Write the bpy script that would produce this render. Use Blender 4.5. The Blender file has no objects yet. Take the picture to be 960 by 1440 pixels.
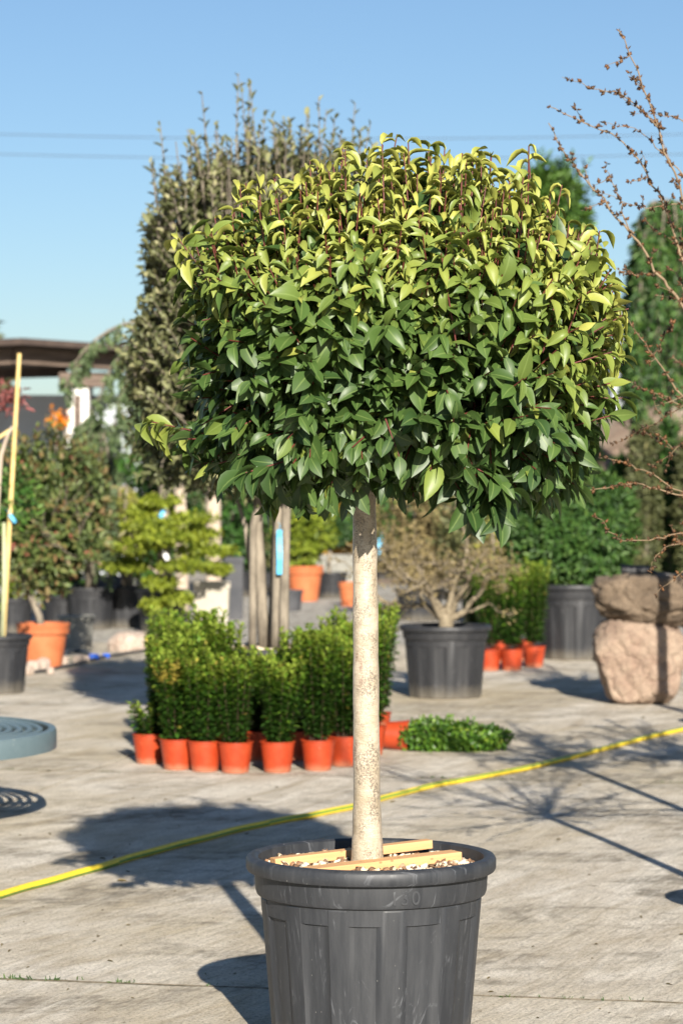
import bpy, bmesh, math, random
import numpy as np
from mathutils import Vector, Matrix, noise as mnoise

# ------------------------------------------------------------------ camera, sky, sun, exposure
F, YH, H = 3700.0, 685.0, 1.272          # focal length in photo pixels, horizon row, eye height
scene = bpy.context.scene
col = scene.collection
cam = bpy.data.cameras.new('camera'); camo = bpy.data.objects.new('camera', cam); col.objects.link(camo)
cam.sensor_fit = 'VERTICAL'; cam.sensor_height = 36.0; cam.sensor_width = 24.0
cam.lens = F / 1440 * 36.0
cam.clip_start = 0.1; cam.clip_end = 3000
camo.location = (0, 0, H)
camo.rotation_euler = (math.pi / 2 - math.atan((720 - YH) / F), 0, 0)
cam.dof.use_dof = True; cam.dof.focus_distance = 5.72; cam.dof.aperture_fstop = 6.6
scene.camera = camo

SUN = Vector((-0.375, 2.22, -1.0)).normalized()      # the way the light travels
elev = math.asin(-SUN.z)
w = bpy.data.worlds.new('World'); scene.world = w; w.use_nodes = True
wn, wl = w.node_tree.nodes, w.node_tree.links
sky = wn.new('ShaderNodeTexSky'); sky.sky_type = 'NISHITA'; sky.sun_disc = False
sky.sun_elevation = elev; sky.sun_rotation = math.atan2(-SUN.x, -SUN.y)
sky.air_density = 1.0; sky.dust_density = 0.5; sky.ozone_density = 4.2; sky.altitude = 200
wl.new(sky.outputs[0], wn['Background'].inputs[0]); wn['Background'].inputs[1].default_value = 0.0505
sl = bpy.data.lights.new('sun', 'SUN'); sl.energy = 5.0; sl.angle = math.radians(0.5); sl.color = (1.0, 0.93, 0.82)
so = bpy.data.objects.new('sun', sl); col.objects.link(so)
so.rotation_euler = SUN.to_track_quat('-Z', 'Y').to_euler(); so.location = (3, -8, 8)
scene.view_settings.view_transform = 'Standard'; scene.view_settings.look = 'None'
scene.view_settings.gamma = 1.0; scene.view_settings.use_curve_mapping = False
scene.view_settings.exposure = 1.13
scene.render.engine = 'CYCLES'
scene.cycles.max_bounces = 8; scene.cycles.transparent_max_bounces = 8

def P(px, py, D): return Vector(((px - 480) / F * D, D, H - (py - YH) / F * D))
def GD(py): return H * F / (py - YH)
def G(px, py): D = GD(py); return Vector(((px - 480) / F * D, D, 0))
RNG = np.random.default_rng(7)
random.seed(7)

# ------------------------------------------------------------------ materials
MATS = {}
class NB:
    def __init__(s, name):
        s.m = bpy.data.materials.new(name); s.m.use_nodes = True
        s.n, s.l = s.m.node_tree.nodes, s.m.node_tree.links
        s.b = s.n['Principled BSDF']; MATS[name] = s.m
    def new(s, t, **kw):
        x = s.n.new(t)
        for k, v in kw.items(): setattr(x, k, v)
        return x
    def put(s, sock, v):
        if hasattr(v, 'is_output') or isinstance(v, bpy.types.NodeSocket): s.l.new(v, sock)
        else: sock.default_value = v
    def coord(s, kind='Object'):
        if kind == 'World': return s.new('ShaderNodeNewGeometry').outputs['Position']
        return s.new('ShaderNodeTexCoord').outputs[kind]
    def map(s, vec, scale=(1,1,1), rot=(0,0,0), loc=(0,0,0)):
        x = s.new('ShaderNodeMapping'); s.l.new(vec, x.inputs[0])
        x.inputs['Location'].default_value = loc; x.inputs['Rotation'].default_value = rot; x.inputs['Scale'].default_value = scale
        return x.outputs[0]
    def noise(s, vec, scale, detail=4, rough=0.6, dist=0.0):
        x = s.new('ShaderNodeTexNoise'); s.l.new(vec, x.inputs['Vector'])
        x.inputs['Scale'].default_value = scale; x.inputs['Detail'].default_value = detail
        x.inputs['Roughness'].default_value = rough; x.inputs['Distortion'].default_value = dist
        return x.outputs['Fac']
    def vor(s, vec, scale, feat='F1', out='Distance'):
        x = s.new('ShaderNodeTexVoronoi', feature=feat); s.l.new(vec, x.inputs['Vector']); x.inputs['Scale'].default_value = scale
        return x.outputs[out]
    def ramp(s, fac, stops):
        x = s.new('ShaderNodeValToRGB'); s.l.new(fac, x.inputs[0]); e = x.color_ramp.elements
        while len(e) < len(stops): e.new(0.5)
        for i, (p, c) in enumerate(stops):
            e[i].position = p; e[i].color = (c, c, c, 1) if isinstance(c, (int, float)) else (*c, 1)
        return x.outputs[0]
    def mix(s, fac, a, b, mode='MIX'):
        x = s.new('ShaderNodeMix', data_type='RGBA', blend_type=mode)
        s.put(x.inputs[0], fac)
        for k, v in ((6, a), (7, b)): s.put(x.inputs[k], (*v, 1) if isinstance(v, tuple) else v)
        return x.outputs[2]
    def math(s, op, a, b=0.0):
        x = s.new('ShaderNodeMath', operation=op); s.put(x.inputs[0], a); s.put(x.inputs[1], b); return x.outputs[0]
    def attr(s, name): return s.new('ShaderNodeAttribute', attribute_name=name).outputs['Fac']
    def bump(s, h, strength=0.3, dist=0.01):
        x = s.new('ShaderNodeBump'); x.inputs['Strength'].default_value = strength; x.inputs['Distance'].default_value = dist
        s.l.new(h, x.inputs['Height']); s.l.new(x.outputs[0], s.b.inputs['Normal'])
    def color(s, c): s.put(s.b.inputs['Base Color'], (*c, 1) if isinstance(c, tuple) else c)
    def rough(s, v): s.put(s.b.inputs['Roughness'], v)
    def spec(s, v): s.b.inputs['Specular IOR Level'].default_value = v

def leaf_material(name, stops, rough=0.4, spec=0.4, trans=0.22, midrib=None):
    b = NB(name)
    t = b.attr('tint')
    c = b.ramp(t, stops)
    r = b.new('ShaderNodeObjectInfo').outputs['Random']
    n = b.noise(b.coord('World'), 35, 2)
    c = b.mix(b.math('MULTIPLY', n, 0.3), c, (0.02, 0.035, 0.01))
    if midrib: c = b.mix(b.math('MULTIPLY', b.ramp(b.attr('mid'), [(0.86, 0.0), (0.97, 1.0)]), 0.30), c, midrib)
    b.color(c); b.rough(rough); b.spec(spec)
    tr = b.new('ShaderNodeBsdfTranslucent'); b.l.new(c, tr.inputs[0])
    mx = b.new('ShaderNodeMixShader'); mx.inputs[0].default_value = trans
    out = b.n['Material Output']
    b.l.new(b.b.outputs[0], mx.inputs[1]); b.l.new(tr.outputs[0], mx.inputs[2]); b.l.new(mx.outputs[0], out.inputs[0])
    return b.m

leaf_material('laurel', [(0.0, (0.034, 0.074, 0.018)), (0.3, (0.074, 0.132, 0.028)), (0.6, (0.19, 0.245, 0.045)), (1.0, (0.42, 0.42, 0.09))],
              rough=0.45, spec=0.42, trans=0.2, midrib=(0.25, 0.33, 0.10))
leaf_material('boxleaf', [(0.0, (0.018, 0.050, 0.012)), (0.5, (0.050, 0.125, 0.016)), (0.85, (0.15, 0.27, 0.025)), (1.0, (0.55, 0.45, 0.09))], rough=0.38, trans=0.18)
leaf_material('oakleaf', [(0.0, (0.035, 0.046, 0.018)), (0.5, (0.085, 0.095, 0.036)), (0.85, (0.19, 0.195, 0.085)), (1.0, (0.32, 0.30, 0.15))], rough=0.5, trans=0.12)
leaf_material('limeleaf', [(0.0, (0.09, 0.15, 0.015)), (1.0, (0.36, 0.41, 0.035))], rough=0.5, trans=0.3)
leaf_material('greenleaf', [(0.0, (0.020, 0.06, 0.012)), (0.6, (0.05, 0.13, 0.02)), (1.0, (0.12, 0.22, 0.03))], rough=0.5, trans=0.2)
leaf_material('yewleaf', [(0.0, (0.018, 0.048, 0.012)), (0.6, (0.045, 0.115, 0.022)), (1.0, (0.11, 0.19, 0.035))], rough=0.5, trans=0.15)
leaf_material('oliveleaf', [(0.0, (0.06, 0.07, 0.03)), (0.6, (0.13, 0.14, 0.05)), (1.0, (0.26, 0.24, 0.10))], rough=0.55, trans=0.15)
leaf_material('redleaf', [(0.0, (0.05, 0.085, 0.025)), (0.6, (0.13, 0.17, 0.045)), (0.85, (0.22, 0.14, 0.06)), (1.0, (0.30, 0.10, 0.07))], rough=0.5, trans=0.2)
leaf_material('redtip', [(0.0, (0.20, 0.06, 0.05)), (1.0, (0.34, 0.10, 0.10))], rough=0.5, trans=0.2)
leaf_material('cedarleaf', [(0.0, (0.045, 0.08, 0.03)), (1.0, (0.16, 0.22, 0.09))], rough=0.6, trans=0.12)
leaf_material('goldleaf', [(0.0, (0.10, 0.13, 0.02)), (1.0, (0.36, 0.34, 0.05))], rough=0.6, trans=0.15)
leaf_material('orangeleaf', [(0.0, (0.30, 0.13, 0.02)), (1.0, (0.45, 0.26, 0.04))], rough=0.6, trans=0.2)
leaf_material('orangeflower', [(0.0, (0.75, 0.22, 0.01)), (1.0, (0.85, 0.32, 0.02))], rough=0.6, trans=0.2)
leaf_material('brownbud', [(0.0, (0.05, 0.026, 0.014)), (1.0, (0.17, 0.07, 0.024))], rough=0.6, trans=0.1)
leaf_material('dryleaf', [(0.0, (0.10, 0.075, 0.03)), (1.0, (0.30, 0.23, 0.10))], rough=0.7, trans=0.1)

b = NB('concrete'); wp = b.coord('World')
BR = math.radians(-66)
rw_ = b.map(wp, rot=(0, 0, BR))
fine = b.noise(b.map(rw_, scale=(4.5, 30, 1)), 1.5, 7, 0.78, 0.5)        # broom strokes
mid = b.noise(b.map(rw_, scale=(0.8, 4, 1)), 1.6, 7, 0.7, 0.8)
big = b.noise(wp, 0.5, 5, 0.6, 0.4); grit = b.noise(wp, 95, 4, 0.8); blot = b.noise(wp, 9, 6, 0.72, 0.6)
c = b.mix(b.ramp(mid, [(0.34, 0.0), (0.60, 1.0)]), (0.48, 0.41, 0.31), (0.74, 0.68, 0.58))
c = b.mix(b.math('MULTIPLY', b.ramp(big, [(0.45, 0.0), (0.66, 1.0)]), 0.6), c, (0.45, 0.36, 0.205))
c = b.mix(b.math('MULTIPLY', b.ramp(blot, [(0.34, 1.0), (0.50, 0.0)]), 0.45), c, (0.30, 0.26, 0.20))
st1 = b.ramp(b.noise(b.map(wp, scale=(1.0, 1.9, 1), rot=(0, 0, 0.25)), 1.05, 8, 0.74, 0.7), [(0.485, 0.0), (0.60, 1.0)])
dk = b.math('MULTIPLY', st1, b.ramp(b.math('ADD', b.math('MULTIPLY', fine, 0.6), b.math('MULTIPLY', blot, 0.4)), [(0.42, 1.0), (0.60, 0.1)]))
c = b.mix(b.math('MULTIPLY', dk, 0.85), c, (0.12, 0.105, 0.08))
c = b.mix(b.math('MULTIPLY', b.ramp(fine, [(0.34, 1.0), (0.5, 0.0)]), 0.42), c, (0.25, 0.215, 0.16))
c = b.mix(b.math('MULTIPLY', b.ramp(grit, [(0.40, 1.0), (0.5, 0.0)]), 0.6), c, (0.19, 0.16, 0.12))
spots = b.ramp(b.vor(wp, 3.1), [(0.035, 1.0), (0.06, 0.0)])
c = b.mix(b.math('MULTIPLY', spots, 0.5), c, (0.09, 0.075, 0.05))
b.color(c); b.rough(0.9); b.spec(0.2)
hgt = b.math('ADD', b.math('MULTIPLY', fine, 1.0), b.math('ADD', b.math('MULTIPLY', grit, 0.4), b.math('MULTIPLY', blot, 0.5)))
b.bump(hgt, 0.9, 0.012)

b = NB('gravel'); wp = b.coord('World')
v = b.vor(wp, 26, out='Color'); vd = b.vor(wp, 26)
sep = b.new('ShaderNodeSeparateColor'); b.l.new(v, sep.inputs[0])
c = b.ramp(sep.outputs[0], [(0.0, (0.16, 0.145, 0.125)), (0.6, (0.36, 0.335, 0.29)), (1.0, (0.52, 0.49, 0.43))])
c = b.mix(b.math('MULTIPLY', b.ramp(b.noise(wp, 0.5, 5), [(0.45, 0.0), (0.65, 1.0)]), 0.5), c, (0.19, 0.165, 0.125))
b.color(c); b.rough(0.9); b.bump(b.math('MULTIPLY', vd, -1.0), 0.8, 0.02)

b = NB('earth'); wp = b.coord('World')
c = b.ramp(b.noise(wp, 1.5, 6), [(0.3, (0.12, 0.08, 0.05)), (0.5, (0.24, 0.17, 0.12)), (0.62, (0.30, 0.25, 0.18)), (0.75, (0.10, 0.12, 0.04))])
b.color(c); b.rough(0.95); b.bump(b.noise(wp, 9, 5), 0.8, 0.08)

def black_plastic(name, base, dust, dirt=(0.22, 0.19, 0.14)):
    b = NB(name); o = b.coord('Object')
    streak = b.noise(b.map(o, scale=(26, 26, 1.6)), 1.0, 6, 0.7)
    scr = b.noise(b.map(o, rot=(0.3, 0.9, 0.2), scale=(5, 60, 5)), 1.4, 4, 0.75, 1.5)
    c = b.mix(b.ramp(streak, [(0.4, 0.0), (0.75, 1.0)]), base, dust)
    c = b.mix(b.math('MULTIPLY', b.ramp(scr, [(0.58, 0.0), (0.70, 1.0)]), 0.75), c, (dust[0]*2.6, dust[1]*2.6, dust[2]*2.6))
    sp = b.ramp(b.vor(b.map(o, scale=(1, 1, 0.6)), 60), [(0.03, 1.0), (0.08, 0.0)])
    sp = b.math('MULTIPLY', sp, b.ramp(b.noise(o, 9, 3), [(0.52, 0.0), (0.7, 1.0)]))
    c = b.mix(b.math('MULTIPLY', sp, 0.8), c, (0.5, 0.49, 0.45))
    low = b.new('ShaderNodeSeparateXYZ'); b.l.new(o, low.inputs[0])
    lo = b.math('MULTIPLY', b.ramp(b.math('ADD', low.outputs[2], b.math('MULTIPLY', b.noise(o, 14, 4), 0.08)), [(0.04, 1.0), (0.13, 0.0)]), 0.45)
    c = b.mix(lo, c, dirt)
    b.color(c); b.rough(b.ramp(streak, [(0.3, 0.42), (0.8, 0.68)])); b.spec(0.45)
    b.bump(b.math('ADD', streak, b.math('MULTIPLY', scr, 0.5)), 0.12, 0.004)
black_plastic('potblack', (0.021, 0.023, 0.027), (0.042, 0.044, 0.048))
black_plastic('potblackfar', (0.018, 0.019, 0.022), (0.029, 0.029, 0.031))

def simple(name, c1, c2, scale=8, rough=0.6, bump=0.1, spec=0.4, dist=0.005, stretch=(1, 1, 1), detail=5):
    b = NB(name); o = b.map(b.coord('Object'), scale=stretch); n = b.noise(o, scale, detail, 0.65)
    b.color(b.mix(b.ramp(n, [(0.32, 0.0), (0.68, 1.0)]), c1, c2)); b.rough(rough); b.spec(spec)
    if bump: b.bump(n, bump, dist)
    return b.m
b = NB('potred'); o = b.coord('Object'); n = b.noise(o, 18, 5)
c = b.mix(b.ramp(n, [(0.35, 0.0), (0.7, 1.0)]), (0.31, 0.034, 0.009), (0.37, 0.052, 0.016))
low = b.new('ShaderNodeSeparateXYZ'); b.l.new(o, low.inputs[0])
c = b.mix(b.math('MULTIPLY', b.ramp(b.math('ADD', low.outputs[2], b.math('MULTIPLY', n, 0.05)), [(0.03, 1.0), (0.06, 0.0)]), 0.5), c, (0.36, 0.22, 0.13))
sc = b.math('MULTIPLY', b.ramp(b.noise(b.map(o, rot=(0.4, 1.0, 0), scale=(14, 60, 14)), 1.2, 3, 0.7, 1.0), [(0.70, 0.0), (0.76, 1.0)]), 0.7)
c = b.mix(sc, c, (0.75, 0.45, 0.32))
b.color(c); b.rough(0.42); b.spec(0.4)
simple('potclay', (0.40, 0.105, 0.035), (0.48, 0.155, 0.06), 9, 0.7, 0.1)
simple('potgrey', (0.16, 0.16, 0.14), (0.26, 0.25, 0.22), 6, 0.8, 0.2)
simple('boxgrey', (0.34, 0.31, 0.25), (0.46, 0.42, 0.35), 5, 0.8, 0.2)
simple('boxdark', (0.035, 0.038, 0.045), (0.07, 0.07, 0.075), 5, 0.7, 0.1)
simple('soil', (0.05, 0.035, 0.025), (0.13, 0.09, 0.06), 60, 0.95, 0.8, 0.1, 0.02)
simple('jointdirt', (0.10, 0.085, 0.055), (0.26, 0.22, 0.16), 40, 0.95, 0.5, 0.1, 0.01)
b = NB('mulch'); r = b.attr('tint')
b.color(b.ramp(r, [(0.0, (0.10, 0.055, 0.03)), (0.4, (0.27, 0.15, 0.08)), (0.55, (0.52, 0.40, 0.27)), (1.0, (0.72, 0.62, 0.48))])); b.rough(0.9)
b.bump(b.noise(b.coord('World'), 150, 3), 0.5, 0.004)
b = NB('slatwood'); o = b.coord('Object'); n = b.noise(b.map(o, scale=(3, 60, 60)), 1.5, 5, 0.65, 0.4)
c = b.mix(n, (0.44, 0.22, 0.085), (0.66, 0.40, 0.19))
c = b.mix(b.math('MULTIPLY', b.ramp(b.vor(b.map(o, scale=(1, 1.6, 1.6)), 28), [(0.08, 1.0), (0.16, 0.0)]), 0.6), c, (0.18, 0.08, 0.03))
b.color(c); b.rough(0.75); b.bump(n, 0.3, 0.003)
b = NB('laurelbark'); o = b.coord('World')
lent = b.noise(b.map(o, scale=(38, 38, 120)), 1.0, 5, 0.7, 0.6); pat = b.noise(o, 17, 6, 0.72, 0.4); sp = b.noise(o, 240, 4, 0.75)
c = b.mix(b.ramp(pat, [(0.35, 0.0), (0.65, 1.0)]), (0.32, 0.255, 0.165), (0.49, 0.42, 0.32))
c = b.mix(b.math('MULTIPLY', b.ramp(lent, [(0.33, 1.0), (0.47, 0.0)]), 0.55), c, (0.28, 0.21, 0.13))
sm = b.math('MULTIPLY', b.ramp(sp, [(0.47, 0.0), (0.55, 1.0)]), b.ramp(b.noise(b.map(o, scale=(1, 1, 0.5)), 26, 4, 0.65), [(0.42, 0.0), (0.58, 1.0)]))
c = b.mix(b.math('MULTIPLY', sm, 0.85), c, (0.11, 0.085, 0.06))
pb = b.math('MULTIPLY', b.ramp(b.noise(b.map(o, scale=(1, 1, 0.35), loc=(3.1, 0, 1.7)), 22, 4, 0.6), [(0.60, 0.0), (0.66, 1.0)]), b.ramp(sp, [(0.40, 0.0), (0.5, 1.0)]))
c = b.mix(b.math('MULTIPLY', pb, 0.8), c, (0.17, 0.09, 0.06))
b.color(c); b.rough(0.42); b.spec(0.6); b.b.inputs['Coat Weight'].default_value = 0.6; b.b.inputs['Coat Roughness'].default_value = 0.36
b.bump(b.math('ADD', b.math('ADD', lent, b.math('MULTIPLY', sp, -0.8)), pat), 0.55, 0.005)
simple('redstem', (0.07, 0.018, 0.016), (0.14, 0.032, 0.024), 30, 0.5, 0)
simple('innerbark', (0.09, 0.06, 0.04), (0.2, 0.15, 0.1), 25, 0.8, 0.4)
simple('oakbark', (0.12, 0.10, 0.075), (0.27, 0.23, 0.175), 30, 0.9, 0.7, stretch=(1, 1, 0.3))
simple('palebark', (0.32, 0.25, 0.19), (0.50, 0.42, 0.33), 16, 0.9, 0.5, stretch=(1, 1, 0.3))
simple('tantwig', (0.12, 0.095, 0.06), (0.26, 0.215, 0.145), 22, 0.85, 0.5)
simple('greytwig', (0.17, 0.14, 0.10), (0.30, 0.25, 0.19), 30, 0.8, 0)
simple('ochretwig', (0.13, 0.085, 0.05), (0.25, 0.18, 0.105), 30, 0.7, 0.2)
simple('bamboo', (0.50, 0.36, 0.13), (0.62, 0.47, 0.20), 14, 0.5, 0.1)
simple('palegreenstake', (0.33, 0.36, 0.20), (0.44, 0.45, 0.28), 14, 0.6, 0.1)
simple('tagblue', (0.07, 0.36, 0.58), (0.12, 0.45, 0.68), 12, 0.5, 0)
simple('tagwhite', (0.7, 0.7, 0.68), (0.8, 0.8, 0.78), 12, 0.5, 0)
simple('hoseyellow', (0.60, 0.42, 0.03), (0.78, 0.60, 0.03), 45, 0.5, 0.15)
simple('hosegreen', (0.10, 0.20, 0.03), (0.16, 0.27, 0.04), 30, 0.45, 0.1)
simple('pipeblack', (0.02, 0.02, 0.022), (0.05, 0.05, 0.05), 20, 0.5, 0.1)
simple('connectorblue', (0.01, 0.07, 0.38), (0.02, 0.10, 0.5), 20, 0.4, 0)
b = NB('tablemetal'); o = b.coord('Object'); n = b.noise(o, 22, 5, 0.7)
c = b.mix(n, (0.10, 0.15, 0.165), (0.17, 0.225, 0.24))
c = b.mix(b.math('MULTIPLY', b.ramp(b.noise(o, 60, 3), [(0.66, 0.0), (0.72, 1.0)]), 0.7), c, (0.42, 0.42, 0.36))
b.color(c); b.rough(0.45); b.b.inputs['Metallic'].default_value = 0.25
def stone(name, c1, c2, c3):
    b = NB(name); o = b.coord('Object'); n = b.noise(o, 7, 8, 0.7, 0.5); g = b.noise(o, 70, 4, 0.7)
    c = b.mix(b.ramp(n, [(0.35, 0.0), (0.65, 1.0)]), c1, c2)
    c = b.mix(b.math('MULTIPLY', b.ramp(g, [(0.4, 1.0), (0.55, 0.0)]), 0.5), c, c3)
    b.color(c); b.rough(0.9); b.bump(b.math('ADD', b.math('MULTIPLY', n, 2.0), b.math('MULTIPLY', g, 0.5)), 0.9, 0.03)
stone('stonepink', (0.30, 0.20, 0.145), (0.42, 0.32, 0.235), (0.19, 0.135, 0.10))
stone('stonebrown', (0.12, 0.085, 0.055), (0.25, 0.185, 0.125), (0.07, 0.055, 0.04))
stone('stonepale', (0.45, 0.34, 0.27), (0.58, 0.50, 0.42), (0.3, 0.22, 0.17))
simple('oldwood', (0.06, 0.042, 0.03), (0.17, 0.125, 0.10), 7, 0.9, 0.4, stretch=(0.4, 4, 4))
simple('roofdark', (0.03, 0.02, 0.017), (0.065, 0.045, 0.035), 4, 0.9, 0.3)
simple('postwhite', (0.55, 0.52, 0.49), (0.7, 0.68, 0.64), 4, 0.8, 0.2)
simple('greypanel', (0.30, 0.33, 0.35), (0.40, 0.43, 0.45), 3, 0.7, 0.1)
simple('bluewall', (0.42, 0.45, 0.50), (0.50, 0.53, 0.58), 2, 0.8, 0.1)
simple('whitewall', (0.36, 0.37, 0.39), (0.45, 0.46, 0.47), 2, 0.8, 0.1)
simple('rooftile', (0.18, 0.10, 0.08), (0.28, 0.17, 0.13), 5, 0.9, 0.3)
simple('cable', (0.03, 0.03, 0.03), (0.05, 0.05, 0.05), 5, 0.6, 0)
simple('windowglass', (0.03, 0.04, 0.05), (0.06, 0.07, 0.09), 2, 0.1, 0)

# ------------------------------------------------------------------ mesh helpers
def fast_mesh(name, V, Fq, mats, attrs=None, smooth=False, midx=None):
    V = np.asarray(V, dtype=np.float32); Fq = np.asarray(Fq, dtype=np.int32)
    me = bpy.data.meshes.new(name)
    nf, k = Fq.shape
    me.vertices.add(len(V)); me.vertices.foreach_set('co', V.ravel())
    me.loops.add(nf * k); me.loops.foreach_set('vertex_index', Fq.ravel())
    me.polygons.add(nf); me.polygons.foreach_set('loop_start', np.arange(nf, dtype=np.int32) * k)
    if smooth: me.polygons.foreach_set('use_smooth', np.ones(nf, dtype=bool))
    for m in (mats if isinstance(mats, (list, tuple)) else [mats]): me.materials.append(MATS[m])
    if midx is not None: me.polygons.foreach_set('material_index', np.asarray(midx, dtype=np.int32))
    for an, av in (attrs or {}).items():
        a = me.attributes.new(an, 'FLOAT', 'POINT'); a.data.foreach_set('value', np.asarray(av, dtype=np.float32))
    me.update(calc_edges=True)
    return me
def link(name, me, parent=None, loc=None):
    o = bpy.data.objects.new(name, me); col.objects.link(o)
    if parent is not None: o.parent = parent
    if loc is not None: o.location = loc
    return o
def tag(o, label=None, cat=None, group=None, kind=None):
    if label: o['label'] = label
    if cat: o['category'] = cat
    if group: o['group'] = group
    if kind: o['kind'] = kind
    return o
def thing(name, loc, label, cat, group=None, rz=0.0):
    o = link(name, None, None, loc); o.rotation_euler = (0, 0, rz)
    o.empty_display_size = 0.1
    return tag(o, label, cat, group)
def copy_tree(o, parent=None):
    c = o.copy(); col.objects.link(c)
    if parent is not None: c.parent = parent
    for ch in list(o.children): copy_tree(ch, c)
    return c
class MB:
    """collects quads and tris of several shapes into one mesh"""
    def __init__(s): s.v, s.f = [], []
    def add(s, V, Fs):
        n = len(s.v); s.v += [tuple(p) for p in V]; s.f += [tuple(i + n for i in f) for f in Fs]
    def box(s, lo, hi):
        x0, y0, z0 = lo; x1, y1, z1 = hi
        s.add([(x0,y0,z0),(x1,y0,z0),(x1,y1,z0),(x0,y1,z0),(x0,y0,z1),(x1,y0,z1),(x1,y1,z1),(x0,y1,z1)],
              [(3,2,1,0),(4,5,6,7),(0,1,5,4),(1,2,6,5),(2,3,7,6),(3,0,4,7)])
    def tube(s, pts, radii, k=8, caps=True):
        pts = [Vector(p) for p in pts]
        if not hasattr(radii, '__len__'): radii = [radii] * len(pts)
        V, Fs = [], []
        ref = None
        for i, p in enumerate(pts):
            t = (pts[min(i+1, len(pts)-1)] - pts[max(i-1, 0)]).normalized()
            if ref is None: ref = t.orthogonal().normalized()
            ref = (ref - t * ref.dot(t)); ref = ref.normalized() if ref.length > 1e-6 else t.orthogonal().normalized()
            bi = t.cross(ref)
            for j in range(k):
                a = 2 * math.pi * j / k; V.append(p + (ref * math.cos(a) + bi * math.sin(a)) * radii[i])
        for i in range(len(pts) - 1):
            for j in range(k):
                a, b2 = i*k + j, i*k + (j+1) % k; Fs.append((a, b2, b2 + k, a + k))
        if caps: Fs.append(tuple(range(k-1, -1, -1))); Fs.append(tuple(range((len(pts)-1)*k, len(pts)*k)))
        s.add(V, Fs)
    def lathe(s, prof, seg=48, mod=None, closed=False):
        V, Fs = [], []
        n = len(prof)
        for i, (r, z) in enumerate(prof):
            for j in range(seg):
                a = 2 * math.pi * j / seg; rr = r + (mod(a, z, i) if mod else 0.0)
                V.append((rr * math.cos(a), rr * math.sin(a), z))
        for i in range(n if closed else n - 1):
            for j in range(seg):
                i2 = (i + 1) % n
                Fs.append((i*seg + j, i*seg + (j+1) % seg, i2*seg + (j+1) % seg, i2*seg + j))
        s.add(V, Fs)
    def mesh(s, name, mat, smooth=False, bevel=0):
        me = bpy.data.meshes.new(name); me.from_pydata(s.v, [], s.f)
        for m in (mat if isinstance(mat, (list, tuple)) else [mat]): me.materials.append(MATS[m])
        if bevel:
            bm = bmesh.new(); bm.from_mesh(me)
            bmesh.ops.bevel(bm, geom=bm.edges[:], offset=bevel, segments=2, affect='EDGES', profile=0.6); bm.to_mesh(me); bm.free()
        if smooth:
            for p in me.polygons: p.use_smooth = True
        me.update(); return me
    def build(s, name, mat, parent=None, smooth=False, bevel=0, loc=None): return link(name, s.mesh(name, mat, smooth, bevel), parent, loc)

def sharp(me, ang=35):
    try: me.set_sharp_from_angle(angle=math.radians(ang))
    except Exception: pass

# ---- leaves
def leaf_template(nl=5, curve=0.6, fold=0.35, bend=0.0, twist=0.0):
    ts = np.linspace(0, 1, nl); V, mid = [], []
    y = z = 0.0; prev = 0.0
    for i, t in enumerate(ts):
        a = -curve * (t ** 1.15) + 0.22 * curve
        if curve > 1.2: q_ = min(1.0, t/0.55); a = 0.30 - curve * q_*q_*(3 - 2*q_)          # young leaves arch over near the base, then hang
        if i: dt = t - prev; y += math.cos(a) * dt; z += math.sin(a) * dt
        prev = t
        wd = 0.5 * max(0.0, math.sin(math.pi * t ** 0.88)) ** 1.08 if 0 < t < 1 else (0.035 if t == 0 else 0.01)
        nx, nz = -math.sin(a), math.cos(a)
        for sx in (-1, 0, 1):
            off = abs(sx) * wd * fold
            wav = 0.03 * math.sin(t*11 + sx*2) * abs(sx); tz_ = sx * wd * twist * t
            h_ = 0.34*off + 0.3*wav + 0.3*tz_
            V.append((sx * wd + bend * t * t, y + nx * h_, z + nz * h_)); mid.append(1.0 if sx == 0 else 0.0)
    Fs = []
    for i in range(nl - 1):
        for k in (0, 1):
            a = i*3 + k; Fs.append((a, a+1, a+4, a+3))
    return np.array(V), np.array(Fs), np.array(mid)
def small_template(fold=0.3, curve=0.15):
    V = [(0,0,0), (0.42,0.3,fold*0.42), (0.40,0.68,fold*0.4-curve*0.4), (0,1,-curve), (-0.40,0.68,fold*0.4-curve*0.4), (-0.42,0.3,fold*0.42)]
    return np.array(V), np.array([(0,1,2,3), (0,3,4,5)]), np.array([1,0,0,1,0,0])
def nrm(a): return a / np.maximum(np.linalg.norm(a, axis=-1, keepdims=True), 1e-9)
def frames(d, nref):
    d = nrm(d); n = nrm(nref - d * np.sum(d * nref, axis=1, keepdims=True)); x = np.cross(d, n)
    return np.stack([x, d, n], axis=2)                 # columns x, along, normal
def leaf_arrays(tmpl, pos, R, length, width, tint):
    tv, tf, tm = tmpl; N = len(pos)
    sc = np.stack([width, length, length], axis=1)
    V = pos[:, None, :] + np.einsum('nij,nkj->nki', R, tv[None] * sc[:, None, :])
    Fq = tf[None] + (np.arange(N) * len(tv))[:, None, None]
    return V.reshape(-1, 3), Fq.reshape(-1, tf.shape[1]), np.repeat(tint, len(tv)), np.tile(tm, N)
def leaf_mesh(name, batches, mat, smooth=False):
    Vs, Fs, Ts, Ms, off = [], [], [], [], 0
    for bt in batches:
        if len(bt[1]) == 0: continue
        V, Fq, T, M = leaf_arrays(*bt)
        Vs.append(V); Fs.append(Fq + off); Ts.append(T); Ms.append(M); off += len(V)
    return fast_mesh(name, np.concatenate(Vs), np.concatenate(Fs), mat, {'tint': np.concatenate(Ts), 'mid': np.concatenate(Ms)}, smooth)
UP = np.array([0, 0, 1.0])
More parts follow.
